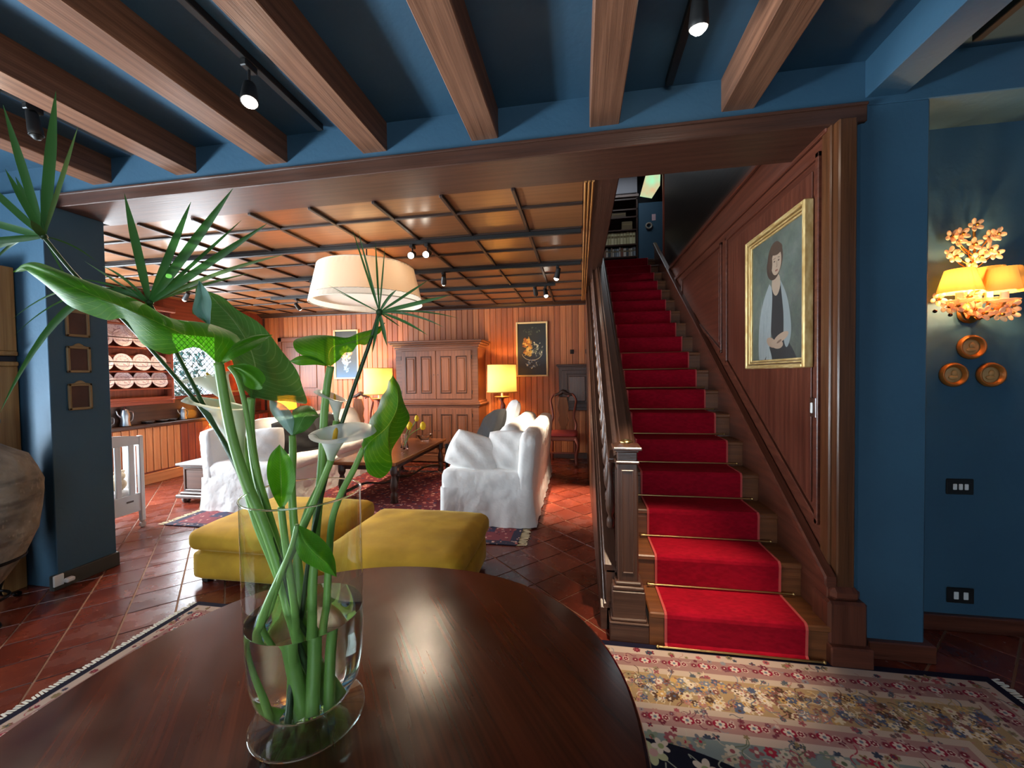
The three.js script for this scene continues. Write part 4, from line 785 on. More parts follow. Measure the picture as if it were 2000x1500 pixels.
{   // chest behind the left sofa
  const t = thing('blanket_chest', 'low dark wooden chest behind the white sofa', 'chest', [-4.26, 0, -4.3]);
  part('base', [bx(-0.23, 0.23, 0.06, 0.1, -0.56, 0.56, 0.01), bx(-0.2, 0.2, 0.1, 0.125, -0.53, 0.53, 0.008)], M.darkWood, t); part('body', bx(-0.18, 0.18, 0.12, 0.41, -0.5, 0.5, 0.004), M.darkWood, t);
  part('lid', [bx(-0.2, 0.2, 0.405, 0.425, -0.52, 0.52, 0.005), bx(-0.23, 0.23, 0.422, 0.452, -0.55, 0.55, 0.008)], M.darkWood, t);
  part('end_panel', [bx(-0.13, 0.13, 0.16, 0.375, 0.498, 0.508, 0.006), bx(-0.16, -0.14, 0.14, 0.395, 0.498, 0.514, 0.004), bx(0.14, 0.16, 0.14, 0.395, 0.498, 0.514, 0.004), bx(-0.16, 0.16, 0.14, 0.155, 0.498, 0.514, 0.004), bx(-0.16, 0.16, 0.38, 0.395, 0.498, 0.514, 0.004)], M.newel, t);
  for (const a of [-1, 1]) for (const b of [-1, 1]) part('foot', mv(new THREE.SphereGeometry(0.045, 10, 6), a * 0.17, 0.034, b * 0.48), M.darkWood, t);
}
// ───────────────────────── crib ─────────────────────────
{
  const x1 = -4.1, x0 = -5.35, z1 = -2.5, z0 = -3.14, t = thing('baby_crib', 'white slatted baby crib on castors behind the dark pier', 'crib', [x1, 0, z0]), W = x1 - x0, D = z1 - z0, m = M.white;
  for (const [x, z] of [[-0.02, 0.02], [-0.02, D - 0.02], [-W + 0.02, 0.02], [-W + 0.02, D - 0.02]]) {
    part('post', bx(x - 0.02, x + 0.02, 0.06, 0.87, z - 0.02, z + 0.02, 0.006), m, t);
    part('castor', [mv(new THREE.CylinderGeometry(0.026, 0.026, 0.02, 12).rotateZ(PI / 2), x, 0.026, z), bx(x - 0.014, x + 0.014, 0.04, 0.065, z - 0.014, z + 0.014, 0.003)], std({ color: 0xb9a79d, roughness: 0.5 }), t);
  }
  for (const x of [-0.02, -W + 0.02]) {
    const end = new THREE.Group(); end.name = 'end_panel'; t.add(end);
    const arc = []; for (let k = 0; k <= 10; k++) { const f = k / 10; arc.push([f * D, 0.86 + 0.035 * Math.sin(f * PI)]); }
    part('top_rail', prism([...arc, [D, 0.79], [0, 0.79]], x - 0.016, x + 0.016, 'x', 0.004), m, end);
    part('bottom_board', bx(x - 0.014, x + 0.014, 0.16, 0.33, 0.02, D - 0.02, 0.004), m, end);
    for (let k = 0; k < 5; k++) { const z = 0.1 + (D - 0.2) * k / 4; part('slat', bx(x - 0.01, x + 0.01, 0.32, 0.8, z - 0.024, z + 0.024, 0.004), m, end); }
  }
  for (const z of [0.02, D - 0.02]) {
    const sd = new THREE.Group(); sd.name = 'side_panel'; t.add(sd);
    part('top_rail', bx(-W + 0.03, -0.03, 0.77, 0.83, z - 0.014, z + 0.014, 0.005), m, sd); part('bottom_rail', bx(-W + 0.03, -0.03, 0.2, 0.28, z - 0.014, z + 0.014, 0.005), m, sd);
    for (let k = 0; k < 12; k++) { const x = -0.1 - (W - 0.2) * k / 11; part('slat', bx(x - 0.02, x + 0.02, 0.27, 0.78, z - 0.008, z + 0.008, 0.003), m, sd); }
  }
  part('maker_mark', bx(-0.005, -0.0035, 0.262, 0.278, 0.1, 0.16, 0.0005), std({ color: 0x5a5450, roughness: 0.7 }), t);
  const bd = thing('crib_mattress', 'pale mattress lying in the white crib', 'mattress', [x1 - W / 2, 0.3, z0 + D / 2]); part('mattress', mv(puff(W - 0.1, 0.12, D - 0.1, 0.03, [0, 0.01, 0], 8), 0, 0.02, 0), M.slip, bd);
  [[-4.2, -2.75, 0xd8d2c8], [-4.22, -3.0, 0xb9a184], [-4.3, -2.88, 0xe6e2dc]].forEach(([x, z, c], k) => { const q = thing('soft_toy', ['grey white soft toy lying in the crib', 'beige soft toy sitting in the crib corner', 'white soft toy in the middle of the crib'][k], 'toy', [x, 0.4, z], 0, 'soft toys in the crib'), mt = std({ color: c, roughness: 0.95 }); part('body', mv(new THREE.SphereGeometry(0.06, 12, 10), 0, 0.03, 0), mt, q); part('head', mv(new THREE.SphereGeometry(0.042, 12, 10), 0.02, 0.11, 0), mt, q); for (const s of [-1, 1]) part('ear', mv(new THREE.SphereGeometry(0.015, 8, 6), 0.02, 0.15, s * 0.03), mt, q); });
}

{   // unseen sideboard, added to keep low window light off the ottoman
  const t = thing('light_blocking_sideboard', 'added unseen low sideboard blocking low light from the left hall window', 'sideboard', [-4.42, 0, 0.1]);
  part('body', bx(-0.22, 0.22, 0.06, 0.5, -1.45, 1.45, 0.005), M.darkWood, t); part('top', bx(-0.25, 0.25, 0.5, 0.54, -1.5, 1.5, 0.008), M.darkWood, t);
  for (const z of [-1.08, -0.36, 0.36, 1.08]) { const d = part('door', bx(0.218, 0.236, 0.1, 0.46, z - 0.34, z + 0.34, 0.006), M.darkWood, t); part('knob', mv(new THREE.SphereGeometry(0.016, 8, 6), 0.25, 0.28, z + 0.28), M.brass, d); }
  for (const a of [-1, 1]) for (const b of [-1, 1]) part('foot', bx(a * 0.18 - 0.03, a * 0.18 + 0.03, 0, 0.06, b * 1.38 - 0.03, b * 1.38 + 0.03, 0.006), M.darkWood, t);
}
// ───────────────────────── plate dresser on the left wall ─────────────────────────
{
  const xw = -5.85, t = thing('plate_dresser', 'red brown wall dresser with plate shelves and panelled base', 'dresser', [0, 0, 0]);
  const XF = -5.69, zN = -3.82, zF = -6.5;
  part('base', bx(xw, XF - 0.02, 0, 0.76, zF, zN, 0.003), M.redWood, t);
  part('counter', bx(xw, XF + 0.03, 0.76, 0.8, zF, zN, 0.006), M.darkWood, t);
  part('plinth', bx(xw, XF + 0.02, 0, 0.14, zF, zN, 0.006), M.paleBoards, t);
  const za = onX(290, 870, XF).z, zb = onX(354, 870, XF).z;
  const n = 11; for (let k = 0; k < n; k++) { const z = zN + (zb - zN) * (k + 0.5) / n, w = Math.abs(zb - zN) / n; part('slat', bx(XF - 0.02, XF, 0.16, 0.75, z - w / 2 + 0.004, z + w / 2 - 0.004, 0.006), M.paleBoards, t); }
  for (let z = zb - 0.06; z > zF; z -= 0.11) part('board', bx(XF - 0.02, XF - 0.006, 0.16, 0.75, z - 0.052, z + 0.052, 0.005), M.redWood, t);
  // dark back of the counter and the rack above
  part('splashback', bx(xw, xw + 0.02, 0.8, 1.1, zF, zN, 0.003), M.darkWood, t);
  const r0 = -4.79, r1 = -3.86;
  for (const za2 of [r0, r1 - 0.03]) part('rack_side', bx(xw, xw + 0.16, 1.06, 2.35, za2, za2 + 0.03, 0.004), M.redWood, t);
  part('rack_back', bx(xw, xw + 0.015, 1.06, 2.35, r0, r1, 0.003), M.redWood, t);
  for (const y of [1.28, 1.51, 1.82, 2.12]) part('shelf', bx(xw, xw + 0.15, y - 0.02, y, r0, r1, 0.004), M.redWood, t);
  part('apron', [bx(xw, xw + 0.15, 1.06, 1.16, r0, r1, 0.006), bx(xw, xw + 0.17, 1.1, 1.125, r0, r1, 0.006)], M.redWood, t);
  for (const y of [1.28, 1.51, 1.82]) part('plate_bar', bx(xw + 0.135, xw + 0.145, y + 0.11, y + 0.122, r0, r1, 0.003), M.darkWood, t);
  part('cornice', [bx(xw, xw + 0.2, 2.33, 2.4, r0 - 0.03, r1 + 0.03, 0.012)], M.redWood, t);
  // plates
  const pt = canvasTex(256, 256, (c) => { c.fillStyle = '#e9d9d8'; c.fillRect(0, 0, 256, 256); let sd = 3; const R = () => { sd = (sd * 1664525 + 1013904223) >>> 0; return sd / 4294967296; }; c.strokeStyle = '#8a5a62'; for (let k = 0; k < 60; k++) { const a = R() * 6.28, r = 20 + R() * 95; c.globalAlpha = 0.5; c.lineWidth = 2 + R() * 3; c.beginPath(); c.arc(128 + Math.cos(a) * r, 128 + Math.sin(a) * r, 4 + R() * 9, R() * 6, R() * 6 + 3); c.stroke(); } c.globalAlpha = 0.7; for (const r of [122, 84]) { c.lineWidth = 3; c.beginPath(); c.arc(128, 128, r, 0, 6.3); c.stroke(); } });
  const pm = std({ map: pt, roughness: 0.25 });
  const R0 = 0.112, prof = [[0, 0.004], [0.07, 0.004], [0.08, 0.012], [R0, 0.02], [R0 + 0.002, 0.024], [R0 - 0.002, 0.026], [0.078, 0.017], [0.068, 0.01], [0, 0.01]];
  const pg = lathe(prof, 24); { const uv = pg.attributes.uv, p = pg.attributes.position; for (let i = 0; i < p.count; i++) uv.setXY(i, 0.5 + p.getX(i) / (2 * R0 + 0.01), 0.5 + p.getZ(i) / (2 * R0 + 0.01)); }
  pg.rotateZ(-PI / 2); pg.rotateZ(0.22); pg.userData.uvDone = true;
  const pgc = clean(pg);
  [[1.28, 'patterned pink plate on the lowest dresser shelf'], [1.51, 'patterned pink plate on the second dresser shelf'], [1.82, 'patterned pink plate on the third dresser shelf'], [1.955, 'patterned pink plate leaning behind the third shelf row']].forEach(([y, l], r) => {
    for (let k = 0; k < 4; k++) {
      const z = r0 + 0.13 + k * 0.222 + (r === 3 ? 0.08 : 0); if (r === 3 && k === 3) continue;
      const p = thing('plate', l + [', nearest the lattice window', ', second from the lattice window', ', third from the lattice window', ', nearest the dark pier'][k], 'plate', [xw + (r === 3 ? 0.03 : 0.055), y + R0, z], 0, ['plates on the lowest dresser shelf', 'plates on the second dresser shelf', 'plates on the third dresser shelf', 'plates behind the third shelf row'][r]);
      const m = new THREE.Mesh(pgc, pm); m.name = 'dish'; m.castShadow = m.receiveShadow = true; p.add(m);
    }
  });
  // pewter on the counter
  const pot = (label, px, h, r) => { const q = onX(px, 835, -5.77), o = thing('pewter_jug', label, 'jug', [-5.77, 0.8, q.z], 0, 'pewter jugs on the dresser counter'); part('body', lathe([[0, 0], [r, 0], [r * 1.05, 0.01], [r * 0.8, h * 0.3], [r, h * 0.55], [r * 0.7, h * 0.85], [r * 0.78, h * 0.9], [r * 0.3, h * 0.97], [r * 0.12, h * 1.05], [0, h * 1.06]], 16), M.pewter, o); part('spout', sweep([[0, h * 0.45, r * 0.8], [0, h * 0.65, r * 1.5], [0, h * 0.85, r * 1.7]], (s) => r * (0.22 - 0.1 * s), 8, 6), M.pewter, o); part('handle', sweep([[0, h * 0.8, -r * 0.7], [0, h * 0.75, -r * 1.6], [0, h * 0.3, -r * 1.5], [0, h * 0.2, -r * 0.85]], r * 0.1, 10, 6), M.pewter, o); };
  pot('tall pewter coffee pot on the dresser counter', 245, 0.24, 0.055); pot('small pewter jug on the dresser counter near the lattice window', 358, 0.18, 0.045); pot('little pewter jug on the dresser counter next to the dark pier', 208, 0.16, 0.05); pot('pewter jug under the lattice window', 402, 0.2, 0.05);
  for (const [px, l] of [[290, 'wide pewter dish between the coffee pot and the flat plates'], [318, 'flat pewter plate on the dresser counter'], [336, 'small flat pewter plate near the pewter jug']]) { const q = onX(px, 830, -5.77), o = thing('pewter_dish', l, 'dish', [-5.77, 0.8, q.z], 0, 'pewter dishes on the dresser counter'); part('dish', lathe([[0, 0], [0.04, 0], [0.065, 0.03], [0.068, 0.034], [0.062, 0.034], [0.038, 0.01], [0, 0.01]], 18), M.pewter, o); }
}
// corner lamps and small picture near the lattice window
{
  const lampT = (label, px, py, z, rS, hS, col, I, shadeCol, onFloor) => {
    const q = onZ(px, py, z), y = q.y - hS / 2, t = thing('table_lamp', label, 'lamp', [q.x, 0, q.z], 0);
    part('shade', mv(lathe([[rS, 0], [rS * 0.86, hS]], 28), 0, y, 0), lampShade(shadeCol, 0.5), t);
    part('column', mv(lathe([[0, 0], [0.1, 0], [0.1, 0.02], [0.03, 0.05], [0.025, 0.5], [0.04, y * 0.7], [0.015, y - 0.02], [0.012, y + hS * 0.4], [0, y + hS * 0.4]], 14), 0, 0, 0), M.darkWood, t);
    part('bulb', mv(new THREE.SphereGeometry(0.03, 10, 8), 0, y + hS * 0.5, 0), glow([1, 0.72, 0.36], 5), t);
    pointLamp([q.x, y + hS * 0.5, q.z], col, I, 2);
  };
  lampT('lit lamp with yellow shade in the corner by the lattice window', 432, 812, -5.45, 0.165, 0.26, [1, 0.66, 0.28], 3.5, 0xe8b04a);
  lampT('lit lamp with orange shade beside the rear door', 560, 786, -6.25, 0.16, 0.24, [1, 0.55, 0.2], 3, 0xd87a28);
  const a = onX(430, 700, -5.83), b = onX(470, 765, -5.83);
  const t = thing('small_warm_picture', 'small orange picture beside the lattice window', 'painting', [-5.845, Math.min(a.y, b.y), (a.z + b.z) / 2]), hz = 0.2, hh = Math.abs(a.y - b.y);
  part('frame', [bx(0, 0.025, 0, 0.03, -hz, hz, 0.004), bx(0, 0.025, hh - 0.03, hh, -hz, hz, 0.004), bx(0, 0.025, 0, hh, -hz, -hz + 0.03, 0.004), bx(0, 0.025, 0, hh, hz - 0.03, hz, 0.004)], M.gold, t);
  part('canvas', bx(0.002, 0.012, 0.02, hh - 0.02, -hz + 0.02, hz - 0.02, 0.002), std({ map: tex(128, 128, (u, v) => mixc([214, 92, 30], [96, 30, 14], cl(fbm(u, v, 5, 5, 4) * 2 - 0.6))), roughness: 0.6 }), t);
}
// ───────────────────────── three small frames on the pier ─────────────────────────
{
  const sub = tex(64, 64, (u, v) => mixc([92, 62, 54], [62, 40, 36], fbm(u, v, 6, 6, 3)));
  [[1.795, 'topmost small wooden relief frame on the dark pier'], [1.545, 'middle small wooden relief frame on the dark pier'], [1.285, 'lowest small wooden relief frame on the dark pier']].forEach(([y, l]) => {
    const t = thing('small_relief_frame', l, 'picture frame', [-3.47, y, -2.253], 0, 'three small frames on the pier'), w = 0.068, h = 0.092, f = 0.018;
    const arch = []; for (let k = 0; k <= 8; k++) { const s = k / 8; arch.push([-0.03 + 0.06 * s, h + 0.004 + 0.018 * Math.sin(s * PI)]); }
    part('frame', [bx(0, 0.016, -h, h, -w, -w + f, 0.004), bx(0, 0.016, -h, h, w - f, w, 0.004), bx(0, 0.016, h - f, h, -w, w, 0.004), bx(0, 0.016, -h, -h + f, -w, w, 0.004), prism([...arch, [w - 0.005, h - 0.002], [-w + 0.005, h - 0.002]].map(([a, b]) => [a, b]), 0, 0.016, 'x', 0.003)], std({ map: woodTex([150, 128, 92], [104, 84, 56]), roughness: 0.6 }), t);
    part('relief', bx(0.001, 0.007, -h + f - 0.002, h - f + 0.002, -w + f - 0.002, w - f + 0.002, 0.002), std({ map: sub, bumpMap: softBump, bumpScale: 0.01, roughness: 0.7 }), t);
  });
  const o = thing('wall_socket', 'white socket with a plug at the foot of the dark pier', 'socket', [-3.452, 0.03, -2.1]);
  part('plate', bx(0, 0.014, 0, 0.075, -0.01, 0.045, 0.004), M.white, o); part('plug', bx(0.012, 0.05, 0.01, 0.04, -0.05, 0.0, 0.008), M.white, o);
}
// ───────────────────────── amphora on an iron stand, pale cupboard behind ─────────────────────────
{
  const stone = std({ map: tex(512, 512, (u, v) => { const n = fbm(u, v, 6, 10, 5), m = fbm(u, v + 0.4, 3, 14, 4), s = fbm(u, v, 40, 40, 2); let c = mixc([158, 152, 140], [106, 100, 92], cl(n * 1.6 - 0.3)); c = mixc(c, [62, 58, 56], cl((m - 0.6) * 2.6)); return mixc(c, [172, 164, 150], cl((s - 0.72) * 3)); }, true, [1.6, 1]), bumpMap: softBump, bumpScale: 0.03, roughness: 0.95 });
  const t = thing('stone_amphora', 'weathered grey stone amphora in front of the blue pier', 'amphora', [-3.53, 0, -1.75]);
  const g = lathe([[0, 0.1], [0.05, 0.11], [0.12, 0.2], [0.2, 0.34], [0.255, 0.46], [0.262, 0.48], [0.262, 0.5], [0.275, 0.6], [0.285, 0.72], [0.285, 0.78], [0.27, 0.86], [0.225, 0.95], [0.15, 1.0], [0.115, 1.03], [0.1, 1.08], [0.108, 1.12], [0.125, 1.15], [0.125, 1.17], [0.09, 1.17], [0.08, 1.05], [0, 1.04]], 40);
  { const p = g.attributes.position; for (let i = 0; i < p.count; i++) { const x = p.getX(i), y = p.getY(i), z = p.getZ(i), k = 1 + 0.02 * Math.sin(y * 31 + Math.atan2(z, x) * 3) * (y > 0.2 ? 1 : 0); p.setXYZ(i, x * k, y, z * k); } g.computeVertexNormals(); const uv = g.attributes.uv; for (let i = 0; i < p.count; i++) uv.setXY(i, uv.getX(i) * 1.8, p.getY(i)); }
  part('body', keepUV(g), stone, t);
  for (const s of [1, -1]) part('handle', sweep([[s * 0.095, 1.1, 0.03], [s * 0.17, 1.12, 0.03], [s * 0.205, 1.06, 0.02], [s * 0.19, 0.975, 0.02]], 0.021, 12, 8), stone, t);
  const st = thing('iron_tripod_stand', 'black wrought iron stand holding the stone amphora', 'stand', [-3.53, 0, -1.75]);
  part('ring', mv(new THREE.TorusGeometry(0.2, 0.01, 8, 32).rotateX(PI / 2), 0, 0.33, 0), M.iron, st); part('ring', mv(new THREE.TorusGeometry(0.13, 0.008, 8, 28).rotateX(PI / 2), 0, 0.1, 0), M.iron, st);
  for (let k = 0; k < 3; k++) { const a = k * 2.094 + 0.15, d = (r, y) => [Math.cos(a) * r, y, Math.sin(a) * r]; part('leg', sweep([d(0.205, 0.35), d(0.19, 0.2), d(0.14, 0.1), d(0.16, 0.05), d(0.24, 0.035), d(0.27, 0.012), d(0.24, 0.012), d(0.225, 0.03)], 0.009, 26, 6), M.iron, st); }
  const c = thing('pale_wood_cupboard', 'pale wood cupboard behind the stone amphora', 'cupboard', [-4.1, 0, -2.094]), X = -3.73 + 4.1;
  part('body', [bx(-0.7, X, 0, 1.5, 0, 0.12, 0.004), bx(-0.7, X, 1.6, 2.16, 0, 0.12, 0.004)], M.paleFrame, c); part('ledge', [bx(-0.7, X + 0.012, 1.5, 1.53, 0, 0.14, 0.006), bx(-0.7, X + 0.01, 1.57, 1.6, 0, 0.14, 0.006)], M.paleFrame, c); part('gap_strip', bx(-0.7, X - 0.01, 1.53, 1.57, 0, 0.1, 0.004), M.darkPaint, c);
  for (const [a, b] of [[0.15, 1.45], [1.65, 2.1]]) { const d = new THREE.Group(); d.name = 'door'; c.add(d); part('leaf', bx(-0.3, X - 0.06, a, b, 0.118, 0.132, 0.004), M.paleFrame, d); part('raised_panel', bx(-0.22, X - 0.14, a + 0.08, b - 0.08, 0.128, 0.145, 0.014), M.paleFrame, d); }
}
// ───────────────────────── portrait beside the stairs ─────────────────────────
{
  const map = canvasTex(512, 640, (c, w, h) => {
    // painted canvas: grey green ground, woman in a dark dress with a pale shawl, hands folded
    const g = c.createLinearGradient(0, 0, w, h); g.addColorStop(0, '#4f5a50'); g.addColorStop(0.45, '#77827a'); g.addColorStop(1, '#4c5148'); c.fillStyle = g; c.fillRect(0, 0, w, h);
    let sd = 17; const R = () => { sd = (sd * 1664525 + 1013904223) >>> 0; return sd / 4294967296; };
    for (let k = 0; k < 900; k++) { c.globalAlpha = 0.06; c.fillStyle = ['#8f9a90', '#39423c', '#6d7a70', '#a3aaa0'][Math.floor(R() * 4)]; c.beginPath(); c.ellipse(R() * w, R() * h, 20 + R() * 40, 8 + R() * 20, R() * 3, 0, 6.3); c.fill(); } c.globalAlpha = 1;
    const poly = (col, pts) => { c.fillStyle = col; c.beginPath(); c.moveTo(pts[0][0], pts[0][1]); for (let i = 1; i < pts.length; i++) { const p = pts[i], q = pts[(i + 1) % pts.length]; c.quadraticCurveTo(p[0], p[1], (p[0] + q[0]) / 2, (p[1] + q[1]) / 2); } c.closePath(); c.fill(); };
    const ell = (col, x, y, a, b, r = 0) => { c.fillStyle = col; c.beginPath(); c.ellipse(x, y, a, b, r, 0, 6.3); c.fill(); };
    c.translate(256, 400); c.scale(1.22, 1.18); c.translate(-256, -395);
    poly('#2f3133', [[150, 640], [180, 560], [230, 500], [330, 500], [400, 570], [440, 640]]);       // skirt
    poly('#2a2a2c', [[205, 300], [240, 285], [300, 285], [325, 320], [325, 520], [215, 520]]);          // bodice
    poly('#c9b29c', [[232, 225], [285, 225], [300, 290], [262, 335], [222, 290]]);                      // neck
    ell('#5a4436', 252, 165, 62, 72); ell('#4d382c', 240, 190, 58, 62); ell('#cdb39c', 262, 182, 40, 54, 0.1); ell('#5c4434', 262, 128, 48, 24, 0.1); ell('#5a4334', 214, 178, 16, 40);
    c.fillStyle = '#5a4438'; for (const [x, y] of [[247, 176], [281, 178]]) { c.beginPath(); c.ellipse(x, y, 7, 3, 0, 0, 6.3); c.fill(); } c.strokeStyle = '#6a4c3c'; c.lineWidth = 2; c.beginPath(); c.moveTo(238, 165); c.lineTo(256, 163); c.moveTo(274, 164); c.lineTo(290, 167); c.moveTo(266, 178); c.lineTo(269, 200); c.lineTo(261, 203); c.stroke(); ell('#a0685c', 264, 217, 12, 4);
    poly('#aeb9bd', [[205, 262], [150, 320], [110, 430], [105, 560], [120, 620], [170, 590], [215, 540], [222, 420], [232, 330], [225, 280]]);
    poly('#a3b0b4', [[292, 262], [340, 320], [372, 430], [378, 500], [345, 560], [318, 520], [322, 420], [308, 340]]);
    poly('#b8c1c2', [[205, 540], [240, 600], [215, 640], [190, 640], [170, 590]]);
    for (let k = 0; k < 90; k++) { c.globalAlpha = 0.25; c.strokeStyle = R() < 0.5 ? '#d3dadb' : '#7e8c92'; c.lineWidth = 3; const x = 115 + R() * 100, y = 300 + R() * 280; c.beginPath(); c.moveTo(x, y); c.lineTo(x - 6 + R() * 14, y + 30 + R() * 30); c.stroke(); } c.globalAlpha = 1;
    ell('#c3a58e', 222, 520, 42, 20, 0.35); ell('#caae97', 300, 505, 58, 18, -0.25); ell('#c8ab94', 270, 530, 46, 20, 0.1); ell('#8d6f5e', 286, 520, 20, 5, -0.3);
  });
  const zf = -2.315, zb = -3.07, y0 = 1.412, y1 = 2.288, t = thing('portrait_painting', 'gilt framed portrait of a woman in a pale shawl beside the stairs', 'painting', [XP, y0, (zf + zb) / 2]), H = (zf - zb) / 2, h = y1 - y0;
  const bars = (in0, in1, dp, b) => [bx(-dp, 0, in0, h - in0, H - in1, H - in0, b), bx(-dp, 0, in0, h - in0, -H + in0, -H + in1, b), bx(-dp, 0, in0, in1, -H + in1, H - in1, b), bx(-dp, 0, h - in1, h - in0, -H + in1, H - in1, b)];
  part('frame', [...bars(0, 0.024, 0.05, 0.006), ...bars(0.03, 0.04, 0.036, 0.003), ...bars(0.044, 0.056, 0.03, 0.004)], M.gold, t);
  part('frame_cove', bars(0.022, 0.05, 0.022, 0.002), std({ color: 0x4a2b18, roughness: 0.5 }), t);
  const g = new THREE.PlaneGeometry(2 * H - 0.1, h - 0.1); const bk = new THREE.BoxGeometry(0.008, h - 0.1, 2 * H - 0.1); { const uv = bk.attributes.uv, p = bk.attributes.position; for (let i = 0; i < p.count; i++) uv.setXY(i, p.getZ(i) / (2 * H - 0.1) + 0.5, p.getY(i) / (h - 0.1) + 0.5); } bk.translate(-0.014, h / 2, 0);
  part('canvas', keepUV(bk), std({ map, color: 0xb8b6b2, bumpMap: fabricBump, bumpScale: 0.0004, roughness: 0.6 }), t);
  const s = thing('light_switch', 'narrow steel light switch on the mahogany wall', 'switch', [XP - 0.008, 1.155, -2.3]); part('plate', bx(-0.006, 0, 0, 0.1, -0.03, 0.03, 0.003), M.darkWood, s); part('rocker', [bx(-0.012, -0.004, 0.02, 0.075, -0.012, 0.004, 0.003)], M.white, s); part('edge', bx(-0.01, 0, 0.0, 0.1, 0.028, 0.034, 0.001), M.pewter, s);
}
